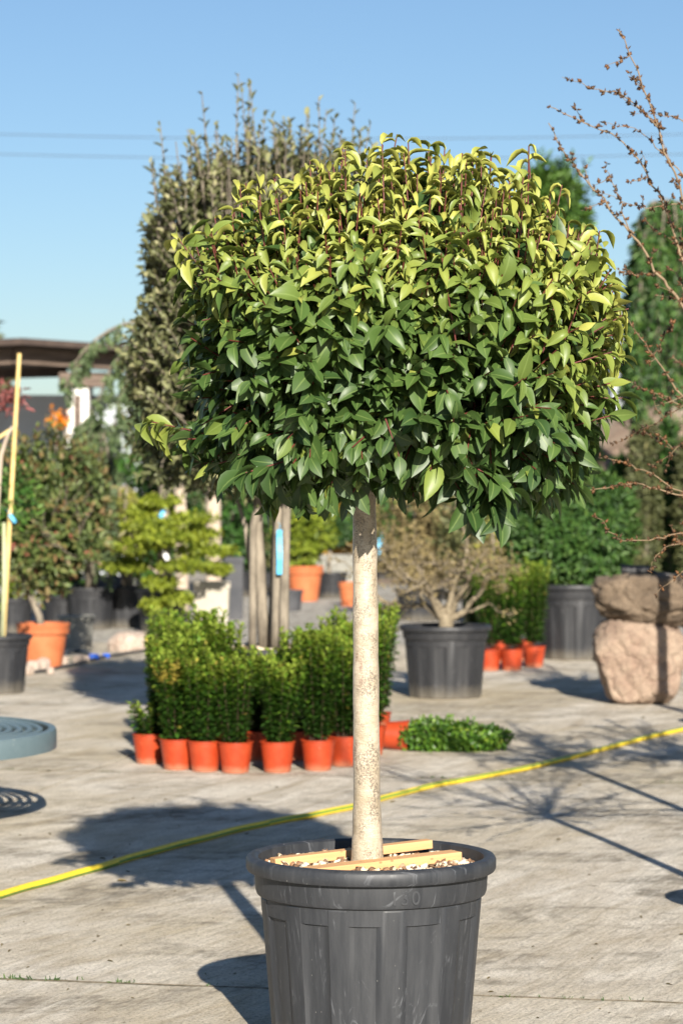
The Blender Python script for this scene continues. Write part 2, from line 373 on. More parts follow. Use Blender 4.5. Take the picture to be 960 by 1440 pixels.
def envelope(center, semi, n, pw, rng, lump=0.08, zmin=-1.0):
    i = np.arange(n) + 0.5
    z = 1 - 2 * i / n; ph = i * 2.399963; r = np.sqrt(1 - z*z)
    d = np.stack([r*np.cos(ph), r*np.sin(ph), z], 1) + rng.normal(0, 0.06, (n, 3)); d = nrm(d)
    semi = np.array(semi)
    dd = nrm(d * semi)
    rad = (np.sum(np.abs(dd / semi) ** pw, axis=1)) ** (-1 / pw)
    k = rng.uniform(0, 6.28, 6)
    lm = 1 + lump * (np.sin(dd[:,0]*5+k[0]) * np.sin(dd[:,1]*5+k[1]) + np.sin(dd[:,2]*6+k[2]) * np.sin(dd[:,0]*4+k[3])) + rng.normal(0, lump*0.5, n)
    S = dd * (rad * lm)[:, None]
    Nn = nrm(np.sign(dd) * np.abs(S / semi) ** (pw - 1) / semi)
    keep = dd[:, 2] > zmin
    return S[keep] + np.array(center), Nn[keep]
def shoot_leaves(S, Nn, g, L, k, rng, ang0=1.2, ang1=0.6, droop=0.2, outn=0.3, length=0.04, lvar=0.25, t0=0.1):
    n = len(S)
    a = np.where(np.abs(g[:, 2:3]) < 0.9, UP[None], np.array([[1.0, 0, 0]]))
    e1 = nrm(np.cross(g, a)); e2 = np.cross(g, e1)
    j = np.tile(np.arange(k), n); idx = np.repeat(np.arange(n), k)
    t = t0 + (1 - t0) * (j + rng.uniform(0.2, 0.8, n*k)) / k
    phi = j * 2.39996 + np.repeat(rng.uniform(0, 6.28, n), k) + rng.normal(0, 0.2, n*k)
    u = e1[idx] * np.cos(phi)[:, None] + e2[idx] * np.sin(phi)[:, None]
    pos = S[idx] - g[idx] * (L[idx] * (1 - t))[:, None]
    A = (ang0 + (ang1 - ang0) * t + rng.normal(0, 0.12, n*k))[:, None]
    dr = np.broadcast_to(np.asarray(droop, dtype=float), (n,))[idx][:, None]
    d = u * np.sin(A) + g[idx] * np.cos(A) - UP * dr + Nn[idx] * outn * dr + rng.normal(0, 0.10, (n*k, 3))
    d = nrm(d)
    nref = Nn[idx] * 0.7 + UP * 0.7 + g[idx] * 0.4 + rng.normal(0, 0.18, (n*k, 3))
    ln = length * (1 + rng.normal(0, lvar, n*k)).clip(0.5, 1.6)
    return idx, t, pos, d, nref, ln
def stick_mesh(name, A, B, ra, rb, mat, k=4, parent=None):
    A, B = np.asarray(A), np.asarray(B); n = len(A)
    ra = np.broadcast_to(ra, n); rb = np.broadcast_to(rb, n)
    d = nrm(B - A); a = np.where(np.abs(d[:, 2:3]) < 0.9, UP[None], np.array([[1.0, 0, 0]]))
    e1 = nrm(np.cross(d, a)); e2 = np.cross(d, e1)
    V = []
    for c, r in ((A, ra), (B, rb)):
        for j in range(k):
            an = 2*math.pi*j/k; V.append(c + (e1*math.cos(an) + e2*math.sin(an)) * r[:, None])
    V = np.stack(V, 1)
    tf = np.array([(j, (j+1) % k, (j+1) % k + k, j + k) for j in range(k)])
    Fq = tf[None] + (np.arange(n) * 2*k)[:, None, None]
    o = link(name, fast_mesh(name, V.reshape(-1, 3), Fq.reshape(-1, 4), mat), parent); o['kind'] = 'stuff'; return o
def poly_sticks(polys):
    A, B, ra, rb = [], [], [], []
    for pts, rr in polys:
        for i in range(len(pts) - 1):
            A.append(pts[i]); B.append(pts[i+1]); ra.append(rr[i]); rb.append(rr[i+1])
    return np.array(A), np.array(B), np.array(ra), np.array(rb)
def grow(p, d, length, r, depth, rnd, polys, wig=0.25, up=0.1, nseg=6, split=(2, 3), shrink=0.68, spread=0.6, tips=None):
    p = Vector(p); d = Vector(d).normalized(); pts = [p.copy()]; rr = [r]; sl = length / nseg
    for i in range(nseg):
        d = (d + Vector((rnd.gauss(0, wig), rnd.gauss(0, wig), rnd.gauss(0, wig) + up * 0.3))).normalized()
        p = p + d * sl; pts.append(p.copy()); rr.append(r * (1 - 0.45 * (i + 1) / nseg))
        if depth > 0 and i >= nseg // 3 and rnd.random() < 0.45:
            dd = (d + Vector((rnd.gauss(0, spread), rnd.gauss(0, spread), rnd.gauss(0, spread * 0.7) + up))).normalized()
            grow(p, dd, length * shrink * rnd.uniform(0.6, 1), r * 0.5, depth - 1, rnd, polys, wig, up, nseg, split, shrink, spread, tips)
    polys.append((pts, rr))
    if tips is not None: tips.append((p.copy(), d.copy(), depth))
    if depth > 0:
        for _ in range(rnd.randint(*split)):
            dd = (d + Vector((rnd.gauss(0, spread), rnd.gauss(0, spread), rnd.gauss(0, spread * 0.7) + up))).normalized()
            grow(p, dd, length * shrink * rnd.uniform(0.7, 1.1), r * 0.55, depth - 1, rnd, polys, wig, up, nseg, split, shrink, spread, tips)

# ---- generic foliage crown: returns a mesh of leaves (local coordinates)
SMALL = small_template(); SHOOTS = {}
def crown_mesh(name, center, semi, n, k, mat, length, width, rng, pw=2.3, L=0.2, upw=0.5, droop=0.1, lump=0.1, inner=0.45, tint_lo=0.15, tint_hi=0.9, zmin=-1.0, spike=0.0, sink=0.0, bright=0.04):
    bts = []
    for layer, (sc, frac) in enumerate(((1.0, 1.0), (0.72, inner))):
        S, Nn = envelope(center, np.array(semi) * sc, max(4, int(n * frac)), pw, rng, lump, zmin)
        m = len(S)
        g = nrm(Nn + UP * upw + rng.normal(0, 0.22, (m, 3)) - UP * sink)
        Ls = L * rng.uniform(0.7, 1.3, m)
        if spike and layer == 0:
            top = (Nn[:, 2] > 0.35); ex = np.where(top, rng.gamma(0.9, spike, m).clip(0, spike*4.5), 0); S = S + UP * ex[:, None]; Ls = Ls + ex
            g = np.where(top[:, None], nrm(UP + Nn*0.15 + rng.normal(0, 0.07, (m, 3))), g)
        idx, t, pos, d, nref, ln = shoot_leaves(S, Nn, g, Ls, k, rng, droop=droop, length=length)
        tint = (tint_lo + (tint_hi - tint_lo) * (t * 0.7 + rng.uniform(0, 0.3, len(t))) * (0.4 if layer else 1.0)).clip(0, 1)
        tint = np.where(rng.random(len(t)) < bright, 1.0, tint)
        bts.append((SMALL, pos, frames(d, nref), ln, width * ln / length * rng.uniform(0.8, 1.2, len(ln)), tint))
        if layer == 0: SHOOTS[name] = (S - g*Ls[:, None], S)
    return leaf_mesh(name, bts, mat)

# ---- pots
def make_pot(parent, r, h, mat, style='nursery', seg=96, soil=0.05, soilmat='soil', flutes=12, name='pot'):
    m = MB()
    if style == 'nursery':
        rb, rs, rbn = r*0.77, r*0.875, r*0.925
        zs, zr = h*0.80, h*0.93
        prof = [(0.001, 0.006), (rb*0.93, 0.006), (rb*0.96, 0.0), (rb, 0.006), (rb + (rs-rb)*0.5, zs*0.5), (rs, zs - 0.004), (rs+0.002, zs), (rbn - 0.003, zs + 0.004), (rbn, zs + 0.012), (rbn + r*0.012, zr),
                (rbn + r*0.012, h - 0.006), (rbn - r*0.02, h - 0.006), (rbn - r*0.05, h*0.72), (0.001, h*0.72)]
        def mod(a, z, i):
            if 3 <= i <= 5:
                s = math.sin(flutes * a + 0.6*math.sin(a*3)) - 0.15; return r * 0.0135 * max(-1, min(1, s * 4.0))
            return 0
        m.lathe(prof, seg, mod)
        body = m.build(name, mat, parent, True); sharp(body.data, 28)
        q = MB(); t = r*0.055
        q.lathe([(rbn + r*0.008, h - 0.004), (rbn + r*0.008, zr), (r - 0.003, zr - 0.002), (r, zr + 0.004), (r, h - t*0.55), (r - t*0.25, h - t*0.12), (r - t*0.7, h),
                 (rbn + r*0.0, h), (rbn - r*0.022, h - 0.004), (rbn - r*0.024, h - 0.02)], seg, closed=True)
        rim = q.build('rim', mat, body, True); sharp(rim.data, 50)
        rin = rbn - r*0.03
    elif style == 'small':
        rb = r*0.74
        m.lathe([(0.001, 0.003), (rb*0.9, 0.003), (rb*0.95, 0), (rb, 0.004), (r*0.915, h*0.80), (r*0.93, h*0.81), (r*0.95, h*0.97), (r*0.90, h*0.97), (r*0.86, h*0.7), (0.001, h*0.7)], 32)
        body = m.build(name, mat, parent, True); sharp(body.data, 28)
        q = MB(); q.lathe([(r*0.935, h*0.95), (r*1.0, h*0.955), (r*1.0, h*0.99), (r*0.97, h), (r*0.90, h), (r*0.90, h*0.95)], 32, closed=True)
        rim = q.build('rim', mat, body, True); sharp(rim.data, 40); rin = r*0.89
    else:                                                                    # clay: collar rim
        rb = r*0.68
        m.lathe([(0.001, 0.004), (rb*0.95, 0.004), (rb, 0.0), (rb*1.02, 0.01), (r*0.88, h*0.76), (r*0.88, h*0.97), (r*0.83, h*0.97), (r*0.80, h*0.7), (0.001, h*0.7)], 40)
        body = m.build(name, mat, parent, True); sharp(body.data, 28)
        q = MB(); q.lathe([(r*0.87, h*0.77), (r*0.965, h*0.77), (r*0.975, h*0.80), (r*0.98, h*0.93), (r, h*0.95), (r, h*0.985), (r*0.97, h), (r*0.84, h), (r*0.84, h*0.77)], 40, closed=True)
        rim = q.build('rim', mat, body, True); sharp(rim.data, 40); rin = r*0.83
    s = MB(); z = h - soil
    n = 24; V = [(0, 0, z + 0.01)]; Fs = []
    for ring, rr in enumerate((0.5, 0.985)):
        for j in range(n):
            a = 2*math.pi*j/n; V.append((rin*rr*math.cos(a), rin*rr*math.sin(a), z + random.uniform(-0.008, 0.008)))
    for j in range(n):
        Fs.append((0, 1 + j, 1 + (j+1) % n)); Fs.append((1 + j, 1 + n + j, 1 + n + (j+1) % n, 1 + (j+1) % n))
    s.add(V, Fs); s.build('soil', soilmat, parent, True)
    return body, rin
def tree_trunk(parent, pts, radii, mat, name='trunk', k=10):
    m = MB(); m.tube(pts, radii, k); o = m.build(name, mat, parent, True); return o
def bits(name, parent, rin, z, n, size, rng, mat='mulch', hole=0.05):
    """loose chips of bark and stone lying on the soil"""
    base = np.array([(-.5,-.4,-.3),(.5,-.45,-.3),(.45,.4,-.35),(-.45,.45,-.3),(-.35,-.3,.35),(.4,-.25,.3),(.3,.3,.4),(-.3,.35,.28)])
    fc = np.array([(3,2,1,0),(4,5,6,7),(0,1,5,4),(1,2,6,5),(2,3,7,6),(3,0,4,7)])
    rr = np.sqrt(rng.uniform((hole/rin)**2, 1, n)) * (rin - size*0.5); a = rng.uniform(0, 6.283, n)
    pos = np.stack([rr*np.cos(a), rr*np.sin(a), z + rng.uniform(0, size*0.6, n)], 1)
    d = nrm(rng.normal(0, 1, (n, 3)) * np.array([1, 1, 0.5])); R = frames(d, UP + rng.normal(0, 0.6, (n, 3)))
    sc = size * rng.uniform(0.5, 1.2, (n, 1)) * np.stack([rng.uniform(0.5, 1, n), rng.uniform(0.8, 1.7, n), rng.uniform(0.4, 0.9, n)], 1)
    jit = base[None] * (1 + rng.normal(0, 0.18, (n, 8, 3)))
    V = pos[:, None] + np.einsum('nij,nkj->nki', R, jit * sc[:, None])
    Fq = (fc[None] + (np.arange(n)*8)[:, None, None]).reshape(-1, 4)
    o = link(name, fast_mesh(name, V.reshape(-1, 3), Fq, mat, {'tint': np.repeat(rng.uniform(0, 1, n), 8)}), parent)
    tag(o, kind='stuff'); return o

# ------------------------------------------------------------------ THE SETTING
GZ = -0.025
def grid_sheet(name, x0, x1, y0, y1, nx, ny, zf, mat):
    xs, ys = np.linspace(x0, x1, nx), np.linspace(y0, y1, ny)
    X, Y = np.meshgrid(xs, ys); Z = zf(X, Y)
    V = np.stack([X, Y, Z], -1).reshape(-1, 3)
    i = np.arange((nx-1)*(ny-1)); r, c = i // (nx-1), i % (nx-1); a = r*nx + c
    return link(name, fast_mesh(name, V, np.stack([a, a+1, a+1+nx, a+nx], 1), mat, smooth=True))
g = grid_sheet('ground', -900, 900, -60, 1700, 60, 60, lambda X, Y: X*0 + GZ, 'gravel'); tag(g, kind='structure')
yard = tag(link('concrete_yard', None, None, (0, 0, 0)), kind='structure')
ROT = math.radians(-10.5)
rows = [-2.9, 1.72, 6.52, 11.36, 16.2, 20.9]; cols = [-9.3, -3.25, 3.3, 9.4]
rt = Matrix.Rotation(ROT, 3, 'Z')
for ri in range(len(rows) - 1):
    for ci in range(len(cols) - 1):
        m = MB(); x0, x1, y0, y1 = cols[ci] + .004, cols[ci+1] - .004, rows[ri] + .004, rows[ri+1] - .004
        nx = 40; top, low = [], []
        # slightly crumbled edges along the joints
        ring = [(x0 + (x1-x0)*i/nx, y0 + random.uniform(-.003, .008)) for i in range(nx)] + [(x1 - random.uniform(-.002, .006), y0 + (y1-y0)*i/24) for i in range(24)] \
             + [(x1 - (x1-x0)*i/nx, y1 - random.uniform(-.003, .008)) for i in range(nx)] + [(x0 + random.uniform(-.002, .006), y1 - (y1-y0)*i/24) for i in range(24)]
        n = len(ring); dz = 0.0
        cx, cy = (x0+x1)/2, (y0+y1)/2
        V = []
        for inset, z in ((0, -.09), (0, -.02), (0, dz)):
            for (x, y) in ring:
                v = rt @ Vector((x + (cx-x)/abs(cx-x+1e-9)*inset, y + (cy-y)/abs(cy-y+1e-9)*inset, z)); V.append(v)
        Fs = [(k*n + j, k*n + (j+1) % n, (k+1)*n + (j+1) % n, (k+1)*n + j) for k in range(2) for j in range(n)]
        Fs.append(tuple(range(2*n, 3*n))); m.add(V, Fs)
        m.build('concrete_slab', 'concrete', yard)
for ri in range(1, len(rows) - 1):                                   # dirt packed into the joints
    V, Fs = [], []
    n_ = 1500
    for i in range(n_ + 1):
        x = cols[0] + (cols[-1] - cols[0])*i/n_; c_ = .003*mnoise.noise(Vector((x*3, ri*9.1, 0)))
        w1 = .004 + .012*max(0, mnoise.fractal(Vector((x*5, ri*5.3, 1)), 1, 2, 4) + .25); w2 = .004 + .012*max(0, mnoise.fractal(Vector((x*5, ri*5.3, 7)), 1, 2, 4) + .25)
        V += [(x, rows[ri] + c_ - w1, .0006), (x, rows[ri] + c_, .0022), (x, rows[ri] + c_ + w2, .0006)]
    for i in range(n_): a = i*3; Fs += [(a, a+3, a+4, a+1), (a+1, a+4, a+5, a+2)]
    m = MB(); m.add(V, Fs); o = m.build('joint_dirt', 'jointdirt', yard); o.rotation_euler = (0, 0, ROT)
def mound(X, Y):
    return GZ - 0.05 + 2.55*np.exp(-((X-5.0)/3.0)**2 - ((Y-41)/4.5)**2) + 3.3*np.exp(-((X-13)/5)**2 - ((Y-46)/7)**2) + 0.9*np.exp(-((X+9)/6)**2 - ((Y-62)/8)**2) + 0.08*np.sin(X*2.1+Y)*np.exp(-((X-7)/6)**2)
md = grid_sheet('earth_bank', -22, 30, 26, 80, 90, 90, lambda X, Y: mound(X, Y), 'earth'); tag(md, kind='structure')

# weeds in the joints and crumbs on the slabs
def tuft(name, center, n, length, spread, rng, mat='greenleaf'):
    pos = np.array(center) + rng.normal(0, 1, (n, 3)) * np.array(spread)
    pos[:, 2] = center[2]
    d = nrm(rng.normal(0, 0.6, (n, 3)) + UP*0.8); d[:, 2] = np.abs(d[:, 2])
    ln = length*rng.uniform(0.4, 1.2, n)
    return (SMALL, pos, frames(d, rng.normal(0, 1, (n, 3))), ln, ln*0.22, rng.uniform(0, 1, n))
wb = []
def joint_y(x, row): return (row - 0) / math.cos(ROT) + x * math.tan(ROT)
for px, row in ((25, 6.52), (70, 6.52), (78, 6.52), (168, 6.52), (180, 6.52), (290, 6.52), (410, 6.52), (735, 6.52), (800, 6.52), (870, 6.52), (15, 11.36), (66, 11.36), (150, 11.36), (235, 11.36), (620, 11.36), (700, 11.36), (940, 11.36), (958, 11.36), (120, 16.2), (60, 16.2)):
    x = (px - 480) / F * row; y = joint_y(x, row); y = joint_y((px - 480) / F * y, row); x = (px - 480) / F * y
    wb.append(tuft('w', (x, y, 0.001), int(RNG.integers(5, 30)), RNG.uniform(.006, .016), (RNG.uniform(.006, .05), .004, 0), RNG))
tag(link('joint_weeds', leaf_mesh('joint_weeds', wb, 'greenleaf')), 'small green weeds sprouting from the joints between concrete slabs', 'weeds', kind='stuff')
n = 420; pos = np.stack([RNG.uniform(-1.6, 1.7, n), 6.2 + 9*RNG.random(n)**1.6, np.full(n, 0.003)], 1)
d = nrm(RNG.normal(0, 1, (n, 3)) * np.array([1, 1, 0.03])); ln = RNG.gamma(2, 0.006, n).clip(.004, .05)
tag(link('leaf_litter', leaf_mesh('leaf_litter', [(SMALL, pos, frames(d, UP + RNG.normal(0, .25, (n, 3))), ln, (ln*0.3).clip(0.002, 0.01), RNG.uniform(0, 1, n)*0.7)], 'dryleaf')),
    'dry leaf crumbs and twig bits scattered on the concrete', 'litter', kind='stuff')

# ------------------------------------------------------------------ MAIN THING: the laurel standard in its pot
CX, CY = 0.0664, 5.92
laurel = thing('potted_laurel_tree', (CX, CY, 0), 'large clipped laurel standard with yellow-green shoots, pale trunk and big scuffed black pot', 'potted tree')
pot, rin = make_pot(laurel, 0.281, 0.446, 'potblack', 'nursery', seg=192, soil=0.035, flutes=12)
pot['label'] = 'scuffed black plastic pot with fluted sides and thick rim'
pot.rotation_euler = (0, 0, 0.10)
bits('bark_and_stone_mulch', laurel, rin, 0.414, 900, 0.017, RNG)
# raised number moulded on the pot band
cu = bpy.data.curves.new('t', 'FONT'); cu.body = '130'; cu.size = 0.042; cu.extrude = 0.0012; cu.align_x = 'CENTER'; cu.space_character = 1.15; cu.bevel_depth = 0.0004
to = bpy.data.objects.new('t', cu); col.objects.link(to); bpy.context.view_layer.update()
dg = bpy.context.evaluated_depsgraph_get(); tm = bpy.data.meshes.new_from_object(to.evaluated_get(dg))
bpy.data.objects.remove(to)
tm.name = 'moulded_number'; rbn = 0.281*0.9285
a0 = -math.pi/2 + math.asin((566 - 521.5)/625/rbn) 
for v in tm.vertices:
    a = a0 + v.co.x / rbn; r_ = rbn + v.co.z; zz = 0.370 + v.co.y
    v.co = (r_*math.cos(a), r_*math.sin(a), zz)
tm.materials.clear(); tm.materials.append(MATS['potblack'])
nb = link('moulded_number', tm, pot); nb.rotation_euler = (0, 0, -0.10)

# trunk and limbs (local to the thing)
def L(v): return Vector((v[0] - CX, v[1] - CY, v[2]))
tz = [0.395, 0.41, 0.44, 0.50, 0.60, 0.78, 0.95, 1.10, 1.25, 1.42]
tr_ = [0.046, 0.043, 0.0375, 0.0325, 0.0305, 0.0295, 0.0288, 0.0275, 0.0262, 0.026]
tx = [517, 517, 516.5, 516, 515.5, 514.5, 514, 513, 512, 511]
tp = [((x - 480)/625 - CX, 0.0 + 0.006*math.sin(z*6), z) for x, z in zip(tx, tz)]
zz = np.linspace(0, 1, 60); tpz = np.interp(zz, np.linspace(0, 1, 10), tz)
m = MB(); m.tube([(np.interp(q, tz, [p[0] for p in tp]), np.interp(q, tz, [p[1] for p in tp]), q) for q in tpz],
                 [np.interp(q, tz, tr_) * (1 + 0.02*math.sin(q*40) + 0.012*math.sin(q*97)) for q in tpz], 28)
m.build('trunk', 'laurelbark', laurel, True)
CC = np.array([(563 - 480)/625 - CX, 0.0, 1.635])
SEMI = np.array([0.462, 0.46, 0.345])
polys = []
rnd = random.Random(3)
for i in range(16):
    a = i*2.4; e = rnd.uniform(0.1, 1.2)
    grow((tp[-1][0], tp[-1][1], rnd.uniform(1.27, 1.42)), (math.cos(a)*math.cos(e), math.sin(a)*math.cos(e), math.sin(e)), 0.2, 0.012, 2, rnd, polys, 0.12, 0.15, 5, (2, 3), 0.7, 0.5)
stick_mesh('branches', *poly_sticks(polys), 'innerbark', 5, laurel)
rng = np.random.default_rng(11)
S, Nn = envelope(CC, SEMI, 2900, 2.9, rng, 0.055)
keep = (rng.random(len(S)) < 0.55 + 0.45*np.clip((S[:, 2] - CC[2])/0.12, 0, 1)) | ((S[:, 0] - CC[0] > 0.30) & (rng.random(len(S)) < 0.7))
S, Nn = S[keep], Nn[keep]
n = len(S)
rad_ = np.hypot(S[:, 0] - CC[0], S[:, 1]) / 0.47
low_ = S[:, 2] < CC[2]
rr_ = np.clip(rad_, 0, .96); S[:, 2] = np.where(low_, S[:, 2], CC[2] + (S[:, 2] - CC[2]) * 0.92*(1 - rr_**2.15)**(1/2.15) / (1 - rr_**2.9)**(1/2.9))
S[:, 2] = np.where(low_, CC[2] + (S[:, 2] - CC[2]) * (1 + 0.40*np.clip(rad_, 0, 1)**2), S[:, 2])
hz = S[:, 2] - CC[2]
topw = np.clip((Nn[:, 2] + 0.25) / 0.6, 0, 1) * np.clip((hz + 0.06) / 0.22, 0, 1)
rightw = np.clip((S[:, 0] - CC[0] - 0.22) / 0.2, 0, 1) * np.clip((hz + 0.26) / 0.12, 0, 1)
upw = 0.22 + 1.5*topw
g = nrm(Nn * (1 - 0.55*topw)[:, None] + UP * upw[:, None] + rng.normal(0, 0.2, (n, 3)))
Ls = rng.uniform(0.10, 0.17, n) + 0.04*topw
S = S + g * (rng.gamma(1.3, 0.024, n).clip(0, 0.10) * (0.45 + 0.9*topw))[:, None] - Nn * (rng.uniform(0, 0.085, n))[:, None]
K = 10
droop = 0.62 + 0.15*topw
idx, t, pos, d, nref, ln = shoot_leaves(S, Nn, g, Ls, K, rng, ang0=1.3, ang1=0.7, droop=droop, outn=0.45, length=1.0, lvar=0.22, t0=0.08)
d = nrm(d + rng.normal(0, 0.22, d.shape)); nref = nref + rng.normal(0, 0.34, nref.shape)
tw = topw[idx]; rw = rightw[idx]
d = nrm(d + UP*(0.55*tw*np.clip(t*1.4, 0, 1))[:, None])
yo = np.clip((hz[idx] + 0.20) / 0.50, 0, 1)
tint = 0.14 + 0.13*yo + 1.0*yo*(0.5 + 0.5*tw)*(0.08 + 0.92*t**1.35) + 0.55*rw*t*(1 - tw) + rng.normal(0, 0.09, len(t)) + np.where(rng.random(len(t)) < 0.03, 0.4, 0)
tint = tint.clip(0, 1)
ln = ln * (0.061 - 0.010*tw - 0.006*rw) * (1 - 0.28*np.clip((t - 0.85)/0.15, 0, 1))
wd = ln * (0.43 - 0.16*np.maximum(tw, .6*rw)*np.clip(t + .3, 0, 1)) * rng.uniform(0.75, 1.25, len(ln))
curve = (0.5 + 1.4*tw + 0.5*rw + rng.normal(0, 0.35, len(t))).clip(0.1, 2.7)
# the stray pale shoots that stick out low on the left, and long shoots on the right
def stray(p0, p1, k, tn, lnm, rng):
    p0, p1 = np.array(p0), np.array(p1); g1 = nrm((p1 - p0)[None]); N1 = nrm((p1 - CC)[None]*np.array([[1, 1, 0.3]]))
    r = shoot_leaves(p1[None], N1, g1, np.array([np.linalg.norm(p1 - p0)]), k, rng, ang0=1.1, ang1=0.5, droop=0.45, outn=0.2, length=1.0, lvar=0.15, t0=0.25)
    return r, tn, lnm, (p0, p1)
def LP(px, py, D): v = P(px, py, D); return (v.x - CX, v.y - CY, v.z)
strays = [stray(LP(290, 610, 5.85), LP(208, 592, 5.8), 13, 0.72, 0.068, rng), stray(LP(300, 620, 5.9), LP(240, 610, 5.95), 11, 0.5, 0.07, rng),
          stray(LP(690, 545, 5.62), LP(860, 495, 5.6), 16, 0.72, 0.06, rng), stray(LP(690, 560, 5.7), LP(875, 560, 5.72), 16, 0.5, 0.06, rng),
          stray(LP(640, 640, 5.6), LP(720, 690, 5.55), 12, 0.25, 0.07, rng), stray(LP(650, 650, 5.7), LP(700, 725, 5.6), 13, 0.1, 0.075, rng),
          stray(LP(620, 640, 5.7), LP(665, 725, 5.62), 12, 0.05, 0.075, rng), stray(LP(640, 640, 5.7), LP(770, 690, 5.7), 13, 0.35, 0.07, rng),
          stray(LP(430, 640, 5.6), LP(345, 665, 5.55), 12, 0.15, 0.07, rng), stray(LP(740, 640, 5.7), LP(815, 640, 5.7), 12, 0.45, 0.06, rng),
          stray(LP(300, 400, 5.6), LP(250, 335, 5.6), 14, 0.9, 0.055, rng), stray(LP(830, 420, 5.7), LP(842, 325, 5.7), 14, 0.85, 0.055, rng),
          stray(LP(540, 300, 5.6), LP(537, 203, 5.62), 14, 0.95, 0.052, rng), stray(LP(602, 300, 5.8), LP(602, 204, 5.85), 13, 0.85, 0.052, rng), stray(LP(662, 320, 5.7), LP(664, 212, 5.72), 14, 0.9, 0.052, rng),
          stray(LP(487, 320, 5.6), LP(485, 210, 5.6), 13, 0.95, 0.05, rng), stray(LP(725, 340, 5.6), LP(735, 250, 5.6), 12, 0.9, 0.05, rng)]
polA = list(S - g*Ls[:, None]*1.15); polB = list(S)
Pp, Dd, Nr, LN, WD, TI, CV = [pos], [d], [nref], [ln], [wd], [tint], [curve]
for (i2, t2, pos2, d2, n2, l2), tn, lnm, (p0, p1) in strays:
    Pp.append(pos2); Dd.append(d2); Nr.append(n2); LN.append(l2*lnm); WD.append(l2*lnm*(0.45 - 0.13*tn)); TI.append((tn + rng.normal(0, .08, len(t2)) - 0.25*(1 - t2)).clip(0, 1)); CV.append(np.full(len(t2), 0.6 + tn) + rng.normal(0, .2, len(t2)))
    polA.append(p0); polB.append(p1)
# older leaves deeper in the crown
S2, N2 = envelope(CC, SEMI*0.78, 480, 2.9, rng, 0.06)
g2 = nrm(N2 + UP*0.3 + rng.normal(0, 0.3, S2.shape))
i2, t2, pos2, d2, n2, l2 = shoot_leaves(S2, N2, g2, np.full(len(S2), 0.15), 8, rng, droop=0.6, outn=0.4, length=0.062)
Pp.append(pos2); Dd.append(d2); Nr.append(n2); LN.append(l2); WD.append(l2*0.45); TI.append(rng.uniform(0, 0.15, len(l2))); CV.append(rng.uniform(0.3, 0.9, len(l2)))
pos, d, nref, ln, wd, tint, curve = [np.concatenate(q) for q in (Pp, Dd, Nr, LN, WD, TI, CV)]
R = frames(d, nref)
CVS = [0.35, 0.9, 1.5, 2.0]; FOLD = [0.30, 0.6, 0.9, 1.1]
TMP = [leaf_template(8, c_*q_, f_, b_, t_) for b_, t_, q_ in ((-.22, .5, 1.0), (.25, -.6, .85), (.0, .9, 1.12)) for c_, f_ in zip(CVS, FOLD)]
ci = np.argmin(np.abs(curve[:, None] - np.array(CVS)[None]), axis=1) + 4*rng.integers(0, 3, len(curve))
# the 300 leaves that show largest from the front become parts of their own
cen = pos + R[:, :, 1]*(ln*0.5)[:, None]
cell = np.floor(cen[:, 0]/0.034).astype(int)*1000 + np.floor(cen[:, 2]/0.030).astype(int)
order = np.argsort(cen[:, 1]); seen = {}
for i in order:
    if cell[i] not in seen: seen[cell[i]] = i
front = np.array(list(seen.values())); front = front[cen[front, 1] < 0.0]
facing = np.abs(R[front][:, 1, 2]) * ln[front] * wd[front]
pick = front[np.argsort(-facing)[:300]]
rest = np.ones(len(pos), bool); rest[pick] = False
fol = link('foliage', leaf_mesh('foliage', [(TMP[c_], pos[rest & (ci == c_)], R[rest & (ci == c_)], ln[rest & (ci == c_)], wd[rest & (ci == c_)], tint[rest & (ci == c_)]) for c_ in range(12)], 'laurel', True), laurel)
tag(fol, 'dense green laurel leaves, yellow-green at the shoot tips', kind='stuff')
cache = {}
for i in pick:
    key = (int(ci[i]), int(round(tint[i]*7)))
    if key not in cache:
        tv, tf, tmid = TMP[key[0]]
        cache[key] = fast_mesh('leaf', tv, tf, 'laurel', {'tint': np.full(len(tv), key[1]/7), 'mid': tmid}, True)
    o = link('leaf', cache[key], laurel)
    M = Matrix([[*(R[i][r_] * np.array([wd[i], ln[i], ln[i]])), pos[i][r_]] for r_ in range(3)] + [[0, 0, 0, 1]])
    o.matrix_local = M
stick_mesh('red_shoots', polA, polB, 0.0022, 0.0015, 'redstem', 5, laurel)

# two wooden slats lying in the pot
def slat(p0, p1, w_, h_, label):
    p0, p1 = Vector(p0), Vector(p1); ln_ = (p1 - p0).length
    m = MB(); m.box((-ln_/2, -w_/2, -h_/2), (ln_/2, w_/2, h_/2))
    o = m.build('wooden_slat', 'slatwood', None, False, 0.002)
    o.location = (p0 + p1)/2; o.rotation_euler = (p1 - p0).to_track_quat('X', 'Z').to_euler()
    return tag(o, label, 'slat', 'wooden slats lying in the big pot')
slat((-0.155, 5.935, 0.424), (0.205, 6.105, 0.444), 0.03, 0.020, 'orange-brown wooden slat lying behind the pale trunk in big black pot')
slat((-0.075, 5.785, 0.424), (0.262, 5.985, 0.434), 0.045, 0.020, 'orange-brown wooden slat lying in front of the pale trunk in big black pot')

